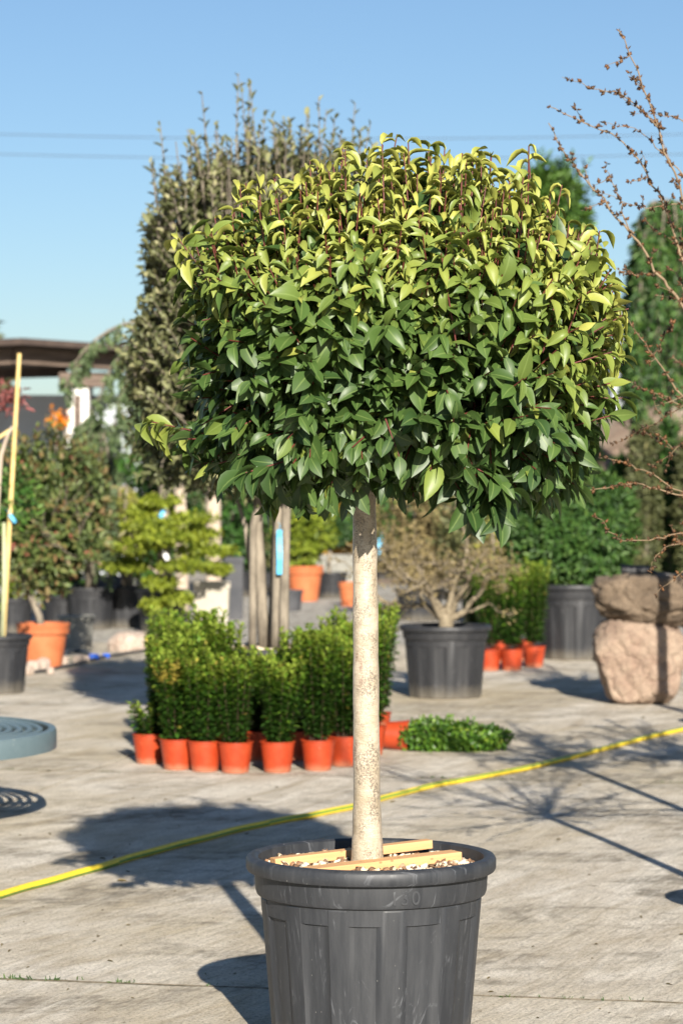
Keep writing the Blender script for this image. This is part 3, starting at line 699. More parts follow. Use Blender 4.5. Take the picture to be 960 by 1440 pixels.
# ------------------------------------------------------------------ yellow hose
hp = [(-60, 1281), (0, 1265), (50, 1250), (100, 1236), (150, 1222), (200, 1207), (250, 1193), (300, 1180), (350, 1168), (400, 1158), (450, 1148), (495, 1139), (540, 1127), (600, 1111), (650, 1101), (700, 1092), (750, 1082), (800, 1069), (850, 1056), (900, 1043), (960, 1029), (1040, 1008), (1150, 985)]
pts = [G(x, y) + Vector((0, 0, 0.0120)) for x, y in hp]
fine_ = []
for i in range(len(pts) - 1):
    p0, p1, p2, p3 = pts[max(i-1, 0)], pts[i], pts[i+1], pts[min(i+2, len(pts)-1)]
    for s in range(8):
        u = s/8; fine_.append(0.5*((2*p1) + (p2-p0)*u + (2*p0-5*p1+4*p2-p3)*u*u + (3*p1-p0-3*p2+p3)*u**3))
fine_ = [p_ + Vector((0, .008*math.sin(i*.21) + .006*math.sin(i*.53 + 1), 0)) for i, p_ in enumerate(fine_)]
m = MB(); kk = 16; m.tube(fine_, 0.0122, kk)
hose = m.build('garden_hose', ['hoseyellow', 'hosegreen'], None, True)
for i, p in enumerate(hose.data.polygons):
    seg_i, j = divmod(i, kk)
    if seg_i < len(fine_) - 1 and ((j + seg_i // 34) % kk) in (2, 3, 9, 10): p.material_index = 1
tag(hose, 'yellow garden hose with green stripes lying across the concrete yard', 'hose')

# ------------------------------------------------------------------ round ring-topped metal table
TX, TY, TZ, TR = -1.766, 9.82, 0.368, 0.70
table = thing('ring_table', (TX, TY, 0), 'low round slate-blue metal table with a top of concentric rings', 'table')
m = MB(); m.lathe([(TR, TZ - .072), (TR, TZ - .012), (TR - .004, TZ), (TR - .030, TZ), (TR - .030, TZ - .008), (TR - .008, TZ - .012), (TR - .008, TZ - .072)], 160, closed=True)
o = m.build('edge_band', 'tablemetal', table, True); sharp(o.data, 40)
r_ = TR - .052
while r_ > 0.06:
    m = MB(); m.lathe([(r_, TZ - .020), (r_, TZ - .006), (r_ - .004, TZ - .002), (r_ - .018, TZ - .002), (r_ - .021, TZ - .006), (r_ - .021, TZ - .020)], 128, closed=True)
    o = m.build('ring', 'tablemetal', table, True); sharp(o.data, 40); r_ -= 0.038
for i in range(6):
    a = i*math.pi/3 + 0.04; m = MB(); m.box((0.03, -.016, TZ - .05), (TR - .009, .016, TZ - .0205)); o = m.build('spoke', 'tablemetal', table); o.rotation_euler = (0, 0, a)
m = MB(); m.lathe([(0.001, TZ - .03), (.04, TZ - .03), (.04, .02), (.2, .015), (.21, 0), (.001, 0)], 40); o = m.build('pedestal', 'tablemetal', table, True); sharp(o.data, 40)

# ------------------------------------------------------------------ small box plants in red pots
def box_plant_parts(hf, rng, yellow=0.0, nst=15, rad=0.070, flare=0.030):
    bts = []; A, B = [], []
    for s_ in range(nst):
        a = s_*2.4; r0 = rad*math.sqrt((s_+.5)/nst)
        hs = hf*(rng.uniform(0.82, 1.04) if s_ % 4 else rng.uniform(0.95, 1.1)); top = np.array([(r0 + flare*r0/rad)*math.cos(a), (r0 + flare*r0/rad)*math.sin(a), 0.122 + hs]); bot = np.array([r0*0.6*math.cos(a), r0*0.6*math.sin(a), 0.122])
        A.append(bot); B.append(top)
        nn = int(hs/0.0125); k = 4
        tt = np.repeat((np.arange(nn) + 0.5)/nn, k); tt = 0.05 + 0.95*tt
        ph = np.tile(np.arange(k)*math.pi/2, nn) + np.repeat(np.arange(nn)*0.8, k) + rng.normal(0, .25, nn*k)
        u = np.stack([np.cos(ph), np.sin(ph), np.zeros(nn*k)], 1)
        pos = bot + (top - bot)*tt[:, None] + rng.normal(0, .006, (nn*k, 3))
        el = (0.15 + 0.75*tt**3)[:, None]
        d = nrm(u*np.cos(el) + UP*np.sin(el) + rng.normal(0, .18, (nn*k, 3)))
        ln = (0.033 - 0.010*tt**4)*rng.uniform(0.75, 1.25, nn*k)
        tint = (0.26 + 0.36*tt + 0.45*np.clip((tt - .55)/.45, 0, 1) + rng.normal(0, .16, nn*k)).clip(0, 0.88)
        tint = np.where(rng.random(nn*k) < 0.008 + yellow*(np.abs(tt - 0.8) < 0.12), 1.0, tint)
        bts.append((SMALL, pos, frames(d, UP + u*0.2), ln, ln*0.62, tint))
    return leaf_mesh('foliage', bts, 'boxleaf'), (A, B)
def make_box_plant(hf, rng, yellow=0.0, r=0.081, h=0.138, **kw):
    root = thing('potted_box_plant', (0, 0, 0), 'x', 'potted plant', 'small box plants in red pots around the multi-stem tree')
    make_pot(root, r, h, 'potred', 'small', soil=0.014)
    me, (A, B) = box_plant_parts(hf, rng, yellow, **kw)
    f = link('foliage', me, root); tag(f, kind='stuff')
    tag(stick_mesh('stems', A, B, 0.002, 0.001, 'soil', 4, root), kind='stuff')
    return root
rb = np.random.default_rng(21)
protos = [make_box_plant(0.42, rb), make_box_plant(0.44, rb), make_box_plant(0.40, rb), make_box_plant(0.46, rb)]
yel = make_box_plant(0.42, rb, yellow=0.55); short = make_box_plant(0.17, rb, nst=9, flare=0.04)
used = set()
def place(proto, px, D, label, rz, zs=1.0, dz=0.0):
    o = proto if id(proto) not in used else copy_tree(proto); used.add(id(proto))
    o.location = ((px - 480)/F*D, D, 0.0 + dz); o.rotation_euler = (0, 0, rz); o['label'] = label
    la, lb = random.uniform(-.05, .05), random.uniform(-.05, .05); zs *= random.uniform(.93, 1.06)
    for c in o.children:
        if c.name.split('.')[0] in ('foliage', 'stems'): c.scale = (random.uniform(.95, 1.08),)*2 + (zs,); c.rotation_euler = (la, lb, 0)
    return o
FR = 'upright green box plant in orange-red pot, front row of the cluster'
MD = 'upright green box plant packed behind the front row of the cluster'
LS1 = 'upright green box plant packed between the yellowing plant and the multi-stem tree'
LS2 = 'upright green box plant packed between the fallen plant and the multi-stem tree'
place(short, 210, 12.12, 'short low box plant in red pot at the end of the cluster', 0.3)
place(yel, 249, 11.86, 'box plant with yellowing bleached leaf tips in orange-red pot', 0.5)
for i, (px, D, zs) in enumerate(((288, 11.78, 1.0), (331, 11.72, 0.96), (390, 11.74, 0.97), (447, 11.82, 1.0))): place(protos[i], px, D, ['upright green box plant in front row, first one beside the yellowing plant', 'upright green box plant in front row, second from the yellowing plant', 'upright green box plant in front row, third from the yellowing plant', 'upright green box plant in front row, fourth from the yellowing plant'][i], i*1.3, zs)
place(protos[2], 484, 12.0, 'green box plant in red pot half hidden by the pale laurel trunk', 4.1, 1.05)
for i, (px, D, zs) in enumerate(((234, 12.2, 1.05), (270, 12.28, 1.06), (308, 12.28, 1.04), (360, 12.26, 1.02), (418, 12.26, 1.04), (464, 12.28, 1.08), (508, 12.28, 1.06))): place(protos[(i*3+1) % 4], px, D, 'upright green box plant in second row, %s counted from the short low plant' % ['first','second','third','fourth','fifth','sixth','seventh'][i], i*0.9 + 0.4, zs)
for i, (px, D, zs) in enumerate(((226, 12.45, 1.12), (258, 12.5, 1.06), (243, 12.7, 1.12), (228, 12.95, 1.1), (258, 13.05, 1.16), (288, 13.2, 1.12), (290, 12.48, 1.0), (448, 12.5, 1.08), (488, 12.5, 1.1), (520, 12.5, 1.08), (478, 12.75, 1.15), (515, 12.85, 1.12), (500, 13.2, 1.15), (528, 13.25, 1.1))): place(protos[(i*5+2) % 4], px, D, LS1 if px < 400 else LS2, i*1.7, zs)
fallen = copy_tree(protos[1]); p = G(556, 1060)
fallen.location = ((534 - 480)/F*12.75, 12.75, 0.072); fallen.rotation_euler = (0, math.radians(93), math.radians(-6))
fallen['label'] = 'box plant lying on its side with its red pot tipped over'; fallen['group'] = 'small box plants in red pots around the multi-stem tree'
for c in list(fallen.children):
    if c.name.startswith('foliage'):
        c.scale = (1, 1, 1); c.rotation_euler = (0, 0, 0)
        rf_ = np.random.default_rng(52); bt_ = []
        for (zc_, sx_, sy_, sz_, nn_) in ((.27, .10, .125, .15, 230), (.42, .085, .11, .13, 190), (.55, .05, .075, .08, 90)):
            S_, N_ = envelope((sx_*.55 - .045, 0, zc_), (sx_, sy_, sz_), nn_, 2.1, rf_, .14)
            S_[:, 0] = np.minimum(S_[:, 0], .062)
            g_ = nrm(N_*.7 + UP*.9 + rf_.normal(0, .25, S_.shape))
            i_, t_, p_, d_, n_, l_ = shoot_leaves(S_, N_, g_, np.full(len(S_), .06), 9, rf_, length=.026)
            bt_.append((SMALL, p_, frames(d_, n_ + np.array([-.8, 0, 0])), l_, l_*.6, (.25 + .5*t_ + rf_.normal(0, .14, len(t_))).clip(0, .88)))
        c.data = leaf_mesh('foliage', bt_, 'boxleaf')
GRP2 = 'box plants in red pots before the big round shrub'
for i, (px, py) in enumerate(((688, 943), (719, 943), (750, 938), (702, 930), (735, 928), (668, 934))):
    D = GD(py); o = place(protos[(i + 1) % 4], px, D, ['taller box plant in red pot, touching the contorted shrub pot, front row of three', 'taller box plant in red pot, middle of the front row of three', 'taller box plant in red pot closest to the round shrub pot', 'taller box plant squeezed behind the row of three, contorted shrub side', 'taller box plant squeezed behind the row of three, round shrub side', 'taller box plant hidden behind the contorted shrub pot'][i], i*1.1, 1.22); o['group'] = GRP2
    o.scale = (1.08, 1.08, 1.08)

# ------------------------------------------------------------------ multi-stem tree behind the cluster
ox, oy = (388 - 480)/F*12.75, 12.72
oak = thing('potted_multi_stem_tree', (ox, oy, 0), 'tall grey-green multi-stem evergreen tree in black pot among box plants', 'potted tree')
make_pot(oak, 0.285, 0.50, 'potblackfar', 'nursery', soil=0.03)
bits('bark_mulch', oak, 0.255, 0.475, 260, 0.03, RNG)
def OL(px, py, dy=0.0): v = P(px, py, oy + dy); return (v.x - ox, dy, v.z)
for (x0, x1, x2, dy, r_, tilt) in ((355, 356, 372, -.02, .019, 0), (372, 362, 366, .05, .028, 0), (388, 392, 398, -.10, .026, 0), (398, 402, 405, -.13, .024, 0), (381, 388, 384, .02, .02, 0)):
    pts = [OL(x0, 915, dy), OL((x0*2+x1)/3, 860, dy), OL((x0+x1*2)/3, 790, dy), OL(x1, 740, dy), OL(x2, 660, dy), OL(x2 - 4, 520, dy), OL(x2, 380, dy)]
    tree_trunk(oak, pts, [r_*1.1, r_, r_*.95, r_*.9, r_*.85, r_*.6, r_*.3], 'oakbark', 'stem')
tree_trunk(oak, [OL(352, 800, .1), OL(345, 740, .1), OL(330, 690, .12), OL(310, 630, .1)], [.011, .011, .010, .008], 'oakbark', 'branch')
tree_trunk(oak, [OL(372, 900, .05), OL(358, 830, .08), OL(352, 800, .1)], [.013, .012, .011], 'oakbark', 'branch')
occ = (P(370, 430, oy).x - ox, 0, P(366, 455, oy).z)
rk = np.random.default_rng(31)
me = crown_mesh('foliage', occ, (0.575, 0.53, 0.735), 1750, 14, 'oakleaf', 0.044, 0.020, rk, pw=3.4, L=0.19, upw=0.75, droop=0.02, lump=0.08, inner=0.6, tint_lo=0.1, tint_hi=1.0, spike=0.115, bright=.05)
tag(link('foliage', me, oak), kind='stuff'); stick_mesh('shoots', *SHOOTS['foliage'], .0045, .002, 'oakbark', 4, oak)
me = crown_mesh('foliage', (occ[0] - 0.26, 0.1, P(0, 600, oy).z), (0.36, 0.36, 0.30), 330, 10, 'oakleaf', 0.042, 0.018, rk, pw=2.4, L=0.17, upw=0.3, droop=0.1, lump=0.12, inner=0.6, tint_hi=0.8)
tag(link('lower_foliage', me, oak), kind='stuff')
polys = []
rnd = random.Random(5)
for i in range(26):
    a = rnd.uniform(0, 6.28); grow((occ[0] + rnd.uniform(-.3, .3), rnd.uniform(-.3, .3), occ[2] + rnd.uniform(-.7, .2)), (math.cos(a)*.5, math.sin(a)*.5, 1), .45, .008, 1, rnd, polys, .1, .4, 5)
tag(stick_mesh('twigs', *poly_sticks(polys), 'oakbark', 4, oak), kind='stuff')
def hang_tag(px, py0, py1, D, wpx, mat, label, tilt=0.0):
    m = MB(); h2 = (py1 - py0)/F*D/2; w2 = wpx/F*D/2
    n_ = 6; V = []; Fs = []
    for i in range(n_ + 1):
        z = h2 - 2*h2*i/n_; y = 0.006*math.sin(i*1.3)
        for sx in (-1, 1):
            for dy in (-.0006, .0006): V.append((sx*w2, y + dy, z))
    for i in range(n_):
        a = i*4; Fs += [(a, a+2, a+6, a+4), (a+3, a+1, a+5, a+7), (a+1, a, a+4, a+5), (a+2, a+3, a+7, a+6)]
    Fs += [(1, 3, 2, 0), (n_*4, n_*4+2, n_*4+3, n_*4+1)]
    m.add(V, Fs); m.tube([(0, 0, h2 - .003), (w2*.3, .01, h2 + .02), (0, .03, h2 + .035)], .0012, 5)
    o = m.build('plant_tag', mat); o.location = P(px, (py0 + py1)/2, D); o.rotation_euler = (0, tilt, 0.15)
    return tag(o, label, 'plant tag', 'plastic tags tied to plants')
hang_tag(393, 745, 808, oy - .165, 8, 'tagblue', 'long light-blue tag tied to the stems of the multi-stem tree')

# ------------------------------------------------------------------ contorted shrub in black pot
D2 = GD(980); sx0 = (626 - 480)/F*D2
con = thing('potted_contorted_shrub', (sx0, D2, 0), 'bare tan twisted shrub in a round black pot beside fallen box plant', 'potted shrub')
make_pot(con, 0.279, 0.437, 'potblackfar', 'nursery', soil=0.05)
polys = []; tips = []
rnd = random.Random(12)
tree_trunk(con, [(0.0, 0, .37), (.005, 0, .43), (0.0, 0, .50)], [.055, .045, .042], 'tantwig', 'trunk', 12)
for (dx, dy, l_) in ((-.55, .1, .34), (.35, -.2, .36), (.05, .4, .36), (-.2, -.4, .33), (.6, .25, .32), (-.75, -.1, .33), (.8, 0, .3)):
    grow((dx*.03, dy*.03, .47), (dx, dy, 1.0), l_, .024, 4, rnd, polys, 0.33, 0.10, 5, (1, 2), 0.70, 0.75, tips)
stick_mesh('branches', *poly_sticks(polys), 'tantwig', 5, con)
m_ = len(tips); tpnt = np.array([t_[0] for t_ in tips]); tdir = np.array([t_[1] for t_ in tips])
kk = 3; pos = np.repeat(tpnt, kk, 0) + rk.normal(0, .015, (m_*kk, 3)); d = nrm(np.repeat(tdir, kk, 0) + rk.normal(0, .8, (m_*kk, 3)))
ln = rk.uniform(.012, .03, m_*kk)
tag(link('dry_leaves', leaf_mesh('dry_leaves', [(SMALL, pos, frames(d, rk.normal(0, 1, (m_*kk, 3))), ln, ln*.45, rk.uniform(0, 1, m_*kk))], 'dryleaf'), con), kind='stuff')

# ------------------------------------------------------------------ big round shrub in black pot
D3 = GD(926); bx0 = (806 - 480)/F*D3
bigs = thing('potted_round_shrub', (bx0, D3, 0), 'dense dark green rounded shrub in tall black pot behind the stones', 'potted shrub')
make_pot(bigs, 0.30, 0.555, 'potblackfar', 'nursery', soil=0.04)
zc = P(0, 738, D3).z
me = crown_mesh('foliage', (P(798, 0, D3).x - bx0, 0, zc), (0.50, 0.48, 0.47), 1150, 10, 'yewleaf', 0.048, 0.016, rk, pw=2.2, L=0.16, upw=0.35, droop=0.1, lump=0.05, inner=0.5)
tag(link('foliage', me, bigs), kind='stuff')
for dx in (-.06, .02, .08): tree_trunk(bigs, [(dx*.6, 0, .5), (dx, .02, .65), (dx*2, 0, zc)], [.03, .025, .012], 'oakbark', 'stem')

# ------------------------------------------------------------------ the stones
def rock(name, size, pw, mat, seed, label, loc, rz=0, amp=0.06, shape=None, cuts=None):
    bm = bmesh.new(); bmesh.ops.create_icosphere(bm, subdivisions=6 if max(size) > .2 else 4, radius=1)
    off = Vector((seed*7.3, seed*3.1, seed*1.7))
    for v in bm.verts:
        d = v.co.normalized(); r = (abs(d.x)**pw + abs(d.y)**pw + abs(d.z)**pw) ** (-1/pw)
        nz = mnoise.fractal(d*1.3 + off, 1.0, 2.0, 5); rid = abs(mnoise.noise(d*2.1 + off*2))
        q = d*r*(1 + amp*nz*1.4 - amp*0.7*max(0, 0.3 - rid))
        q = Vector((q.x*size[0], q.y*size[1], q.z*size[2]))
        if shape: q = shape(q)
        for cn, cd in (cuts or []):
            e_ = q.dot(cn) - cd
            if e_ > 0: q = q - cn*e_*0.96
        sz = max(size); w_ = q/sz
        cr = abs(mnoise.noise(w_*2.6 + off)); q = q + d*sz*(0.045*mnoise.fractal(w_*4 + off, 0.9, 2.1, 6) - 0.05*max(0, 0.12 - cr)/0.12)
        v.co = q
    me = bpy.data.meshes.new(name); bm.to_mesh(me); bm.free(); me.materials.append(MATS[mat])
    for p_ in me.polygons: p_.use_smooth = True
    o = link(name, me, None, loc); o.rotation_euler = (0, 0, rz); return tag(o, label, 'rock') if label else o
DS = GD(993) + 0.22
def lower_shape(q):
    f = 1.0 - 0.20*max(0, -q.z/0.25); q.x = q.x*f + (0.02 if q.z < 0 else 0); return q
st = rock('boulder', (.262, .23, .252), 5.0, 'stonepink', 2, 'pinkish boulder standing on the yard beneath a flat slab stone', (P(897, 0, DS).x, DS, .243), 0.0, 0.025, lower_shape,
    [(Vector((-.3, -1, -.1)).normalized(), .205), (Vector((.55, -.9, .05)).normalized(), .25), (Vector((-1, -.1, -.35)).normalized(), .235), (Vector((-1, -.2, .6)).normalized(), .29), (Vector((-.9, -.7, .55)).normalized(), .285), (Vector((1, -.1, -.3)).normalized(), .26), (Vector((.1, -.6, -1)).normalized(), .27), (Vector((.5, -.2, 1)).normalized(), .275), (Vector((-.5, -.8, -.9)).normalized(), .295)])
def upper_shape(q):
    f = 0.93 + 0.12*min(1, max(-1, q.z/0.15)); q.x *= f; q.y *= f; return q
DU = DS
zt = P(0, 877, DS).z
up_ = rock('slab_stone', (.40, .30, .165), 3.6, 'stonebrown', 5, 'brown flat-topped slab stone balanced on the pinkish boulder', (P(925, 0, DU).x, DU, zt + .143), 0.0, 0.05, upper_shape,
    [(Vector((0.02, .1, 1)).normalized(), .128), (Vector((-.5, -.6, -1)).normalized(), .24), (Vector((.25, -.75, -1)).normalized(), .20), (Vector((-1, -.3, -.5)).normalized(), .36), (Vector((-1, .2, .7)).normalized(), .37), (Vector((-.2, -1, .1)).normalized(), .27), (Vector((.3, -1, .3)).normalized(), .29)])
ft = MB(); ft.tube([(-.085, 0, .036), (-.075, 0, .036), (-.07, 0, .036)], [.036, .036, .030], 20)
o1 = thing('pipe_fitting', P(893, 806, DS - .05), 'black cylindrical pipe fitting lying on the flat slab stone', 'fitting', rz=-.12)
o1.location.z = P(0, 811, DS).z + .004
ft.build('collar', 'pipeblack', o1, True)
m = MB(); m.tube([(-.07, 0, .034), (.05, 0, .034), (.055, 0, .034), (.085, 0, .034)], [.033, .033, .027, .027], 20); o = m.build('body', 'pipeblack', o1, True); sharp(o.data, 40)
m = MB(); m.tube([(.085, 0, .030), (.13, 0, .016), (.20, .0, .008), (.32, .02, .006)], [.016, .012, .010, .009], 10); m.build('cable', 'pipeblack', o1, True)

# ------------------------------------------------------------------ bare budding trees on the right
def buds_on(polys, rnd, per, size, rmax):
    pos, dr = [], []
    for pts, rr in polys:
        for i in range(len(pts) - 1):
            if rr[i] > rmax: continue
            a, b_ = Vector(pts[i]), Vector(pts[i+1]); n_ = max(1, int((b_ - a).length*per + rnd.random()))
            for q in range(n_):
                base = a.lerp(b_, (q + rnd.random())/n_)
                ax = (b_ - a).normalized()
                for _ in range(rnd.randint(2, 4)):
                    dd = (ax*.8 + Vector((rnd.gauss(0, .7), rnd.gauss(0, .7), rnd.gauss(0, .7)))).normalized(); pos.append(base); dr.append(dd)
    return np.array([list(v) for v in pos]), np.array([list(v) for v in dr])
BUD = (np.array([(0,0,0), (.35,.4,0), (0,.4,.35), (-.35,.4,0), (0,.4,-.35), (0,1,0)]), np.array([(0,2,1),(0,3,2),(0,4,3),(0,1,4),(5,1,2),(5,2,3),(5,3,4),(5,4,1)]), np.zeros(6))
def finish_bare(root, polys, rnd, twigmat, per, size, rmax=0.0042, k=5):
    loc = Vector(root.location)
    lp = [([Vector(p_) - loc for p_ in pts], rr) for pts, rr in polys]
    stick_mesh('branches', *poly_sticks(lp), twigmat, k, root)
    pos, dr = buds_on(lp, rnd, per, size, rmax); n_ = len(pos)
    ln = size*np.random.default_rng(4).uniform(.6, 1.3, n_)
    bm_ = leaf_mesh('buds', [(BUD, pos, frames(dr, np.random.default_rng(5).normal(0, 1, (n_, 3))), ln, ln*.5, np.random.default_rng(6).uniform(0, 1, n_))], 'brownbud')
    tag(link('buds', bm_, root), kind='stuff')
def side_twigs(pts, rr, rnd, polys, every=.085, ln=(.05, .16), r=.0021):
    for i in range(len(pts) - 1):
        a, b_ = Vector(pts[i]), Vector(pts[i+1]); n_ = int((b_ - a).length/every + rnd.random())
        ax = (b_ - a).normalized()
        for q in range(n_):
            if rr[i] < .0011: continue
            p0 = a.lerp(b_, rnd.random()); dd = (ax*.55 + Vector((rnd.gauss(0, .6), rnd.gauss(0, .6), rnd.gauss(.1, .6)))).normalized(); l_ = rnd.uniform(*ln)
            p1 = p0 + dd*l_*.5; p2 = p1 + (dd + Vector((rnd.gauss(0, .2), rnd.gauss(0, .2), .1))).normalized()*l_*.5
            polys.append(([p0, p1, p2], [r, r*.8, r*.5]))
def subdiv(pts, n_=4):
    out = []
    for i in range(len(pts) - 1):
        p0, p1, p2, p3 = pts[max(i-1, 0)], pts[i], pts[i+1], pts[min(i+2, len(pts)-1)]
        for s in range(n_):
            u = s/n_; out.append(0.5*((2*p1) + (p2-p0)*u + (2*p0-5*p1+4*p2-p3)*u*u + (3*p1-p0-3*p2+p3)*u**3))
    out.append(pts[-1]); return out
BX, BY = 1.35, 7.38
bare = thing('potted_budding_tree', (BX, BY, 0), 'bare budding standard tree with brown buds on long arching twigs', 'potted tree', 'bare standards beside the yard')
make_pot(bare, 0.22, 0.35, 'potblack', 'nursery', soil=.04)
HUB = Vector((1.262, 7.38, 1.234))
m = MB(); m.tube([Vector((0, 0, .30)), Vector((-.02, 0, .6)), Vector((-.05, 0, .95)), HUB - Vector((BX, BY, 0))], [.026, .022, .019, .02], 12); m.build('trunk', 'ochretwig', bare, True)
rnd = random.Random(8); polys = []
BR_ = [  # branches from the graft outwards: tip last; (px, py) with a depth drift
 ([(1060, 560), (1010, 430), (970, 320), (945, 240), (905, 125), (868, 40)], .0085, -.15),
 ([(925, 185), (885, 140), (840, 125), (792, 112)], .0036, -.1),
 ([(1040, 570), (960, 433), (922, 382), (887, 330), (846, 281), (803, 230), (770, 175)], .0085, .15),
 ([(1050, 560), (985, 420), (960, 367), (948, 333), (932, 292), (915, 258), (886, 212), (827, 175), (769, 148)], .0075, .05),
 ([(887, 330), (873, 287), (858, 250), (848, 229)], .003, .1),
 ([(1000, 330), (960, 288), (907, 292), (870, 282), (840, 269)], .0035, .0),
 ([(985, 300), (960, 250), (923, 208), (890, 181), (848, 175)], .0035, -.05),
 ([(922, 383), (900, 386), (873, 382), (852, 365)], .003, .12),
 ([(975, 455), (948, 384), (922, 383)], .003, .12),
 ([(1000, 606), (960, 560), (917, 501), (900, 474), (879, 447)], .006, -.2),
 ([(917, 501), (936, 470), (944, 452)], .0028, -.2),
 ([(1010, 610), (955, 568), (917, 551), (879, 535)], .004, .25),
 ([(1040, 725), (960, 697), (913, 666), (878, 650), (837, 643)], .004, .1),
 ([(1020, 705), (928, 688), (884, 680), (843, 688), (782, 692)], .0045, -.1),
 ([(1020, 735), (960, 750), (925, 758), (881, 761), (855, 747), (835, 723)], .004, -.2),
 ([(1030, 760), (960, 802), (921, 836)], .0035, -.25),
 ([(1000, 745), (960, 761), (928, 776), (913, 805)], .003, -.1),
 ([(990, 600), (940, 640), (915, 655)], .003, .2), ([(1000, 420), (960, 355), (930, 330), (905, 310)], .003, .3), ([(970, 560), (930, 590), (890, 610), (862, 628)], .003, .3),
 ([(1005, 240), (960, 172), (925, 162), (888, 160)], .0028, -.15), ([(1060, 640), (980, 620), (940, 628), (900, 605)], .0035, .3)]
for pl, r0, dz in BR_:
    pts = [HUB.copy()] if pl[0][0] > 990 else []
    n_ = len(pl)
    for i, (x, y) in enumerate(pl): pts.append(P(x, y, 7.38 + dz*(i + 1)/n_))
    pts = subdiv(pts, 4); rr = [r0*(1 - .78*i/(len(pts) - 1)) for i in range(len(pts))]
    pts = [p_ + Vector((rnd.gauss(0, .003), rnd.gauss(0, .003), rnd.gauss(0, .003))) for p_ in pts]
    rr = [q*.72 for q in rr]; polys.append((pts, rr)); side_twigs(pts, rr, rnd, polys, .13, (.03, .10), .0013)
for i in range(16):                                             # the far half of the crown, outside the frame
    a = rnd.uniform(-1.35, 1.35); e = rnd.uniform(-.1, 1.25); pts = [HUB.copy()]
    d_ = Vector((math.cos(a)*math.cos(e), math.sin(a)*math.cos(e), math.sin(e))); l_ = rnd.uniform(.6, 1.15)
    for s in range(8): d_ = (d_ + Vector((rnd.gauss(0, .05), rnd.gauss(0, .05), -.02 + rnd.gauss(0, .05)))).normalized(); pts.append(pts[-1] + d_*l_/8)
    rr = [.007*(1 - .75*s/8) for s in range(9)]; polys.append((pts, rr)); side_twigs(pts, rr, rnd, polys, .1, (.05, .2), .0019)
finish_bare(bare, polys, rnd, 'ochretwig', 44, 0.0150)
def off_tree(loc, stem, rad, top, seed, label, tk=1.0):
    root = thing('potted_budding_tree', loc, label, 'potted tree', 'bare standards beside the yard')
    make_pot(root, .22, .33, 'potblack', 'nursery', soil=.04)
    rnd = random.Random(seed); hub = Vector(loc) + Vector((-.03, 0, stem)); polys = []
    m = MB(); m.tube([(0, 0, .29), (-.02, .01, stem*.5), (-.03, 0, stem)], [.026*tk, .023*tk, .022*tk], 12); m.build('trunk', 'ochretwig', root, True)
    for i in range(26):
        a = i*2.4; e = rnd.uniform(.1, 1.4); d_ = Vector((math.cos(a)*math.cos(e), math.sin(a)*math.cos(e), math.sin(e))); l_ = min(rad/max(.15, math.cos(e)), (top - stem)/max(.2, math.sin(e)))*rnd.uniform(.75, 1)
        pts = [hub.copy()]
        for s in range(7): d_ = (d_ + Vector((rnd.gauss(0, .05), rnd.gauss(0, .05), rnd.gauss(0, .05)))).normalized(); pts.append(pts[-1] + d_*l_/7)
        rr = [.008*(1 - .75*s/7) for s in range(8)]; polys.append((pts, rr)); side_twigs(pts, rr, rnd, polys, .06, (.06, .2), .0026)
    finish_bare(root, polys, rnd, 'ochretwig', 55, .022, k=4)
off_tree((1.66, 8.6, 0), 1.5, .46, 2.35, 3, 'bare budding standard with a straight stem standing beyond the first')
off_tree((2.17, 13.6, 0), 1.62, .36, 2.4, 4, 'bare budding standard with a straight stem before the boulder', 1.5)
off_tree((2.15, 9.3, 0), 1.35, .5, 2.25, 6, 'bare budding standard with a straight stem between the other two')

# ------------------------------------------------------------------ left: black pot with bamboo cane, clay pot with shrub
D4 = GD(974); lx = (-8 - 480)/F*D4
lp_ = thing('potted_staked_tree', (lx, D4, 0), 'young green tree in black pot tied to a yellow bamboo cane', 'potted tree')
make_pot(lp_, .235, .36, 'potblackfar', 'nursery', soil=.03)
def LL(px, py, D=D4): v = P(px, py, D); return (v.x - lx, v.y - D4, v.z)
m = MB(); pts = []; rr = []
for i in range(60):
    t_ = i/59; pts.append(LL(4 + 24*t_, 905 - 408*t_)); rr.append(.0165 - .004*t_ + (.002 if i % 9 == 0 else 0))
m.tube(pts, rr, 12); m.build('bamboo_cane', 'bamboo', lp_, True)
tree_trunk(lp_, [LL(3, 905, D4 - .05), LL(6, 820, D4 - .05), LL(6, 735, D4 - .04)], [.013, .012, .011], 'palegreenstake', 'stake', 8)
tree_trunk(lp_, [LL(-10, 905), LL(-8, 780), LL(2, 640), LL(12, 610), LL(18, 600)], [.02, .017, .013, .01, .008], 'palebark', 'trunk', 8)
tree_trunk(lp_, [LL(-20, 622), LL(0, 615), LL(14, 605)], [.012, .012, .010], 'bamboo', 'branch', 8)
me = crown_mesh('foliage', LL(0, 700, D4 + .15), (.26, .2, .22), 60, 7, 'greenleaf', .05, .025, rk, L=.15, inner=.3, tint_lo=.3, tint_hi=1.0)
tag(link('foliage', me, lp_), kind='stuff')
me = crown_mesh('red_foliage', LL(8, 560, D4 + .1), (.14, .12, .11), 24, 6, 'redtip', .05, .014, rk, L=.15, inner=.1, upw=.1)
tag(link('red_foliage', me, lp_), kind='stuff')
hang_tag(18, 722, 736, D4 - .06, 5, 'tagblue', 'light-blue tag tied to the bamboo cane', -.6)
D5 = GD(940); cx5 = (61 - 480)/F*D5
cl = thing('potted_red_shrub', (cx5, D5, 0), 'reddish-green loose shrub in round terracotta pot ringed by small rocks', 'potted shrub')
make_pot(cl, 37.5/F*D5, 64/F*D5, 'potclay', 'clay', soil=.05)
def CL(px, py, dy=0.): v = P(px, py, D5 + dy); return (v.x - cx5, dy, v.z)
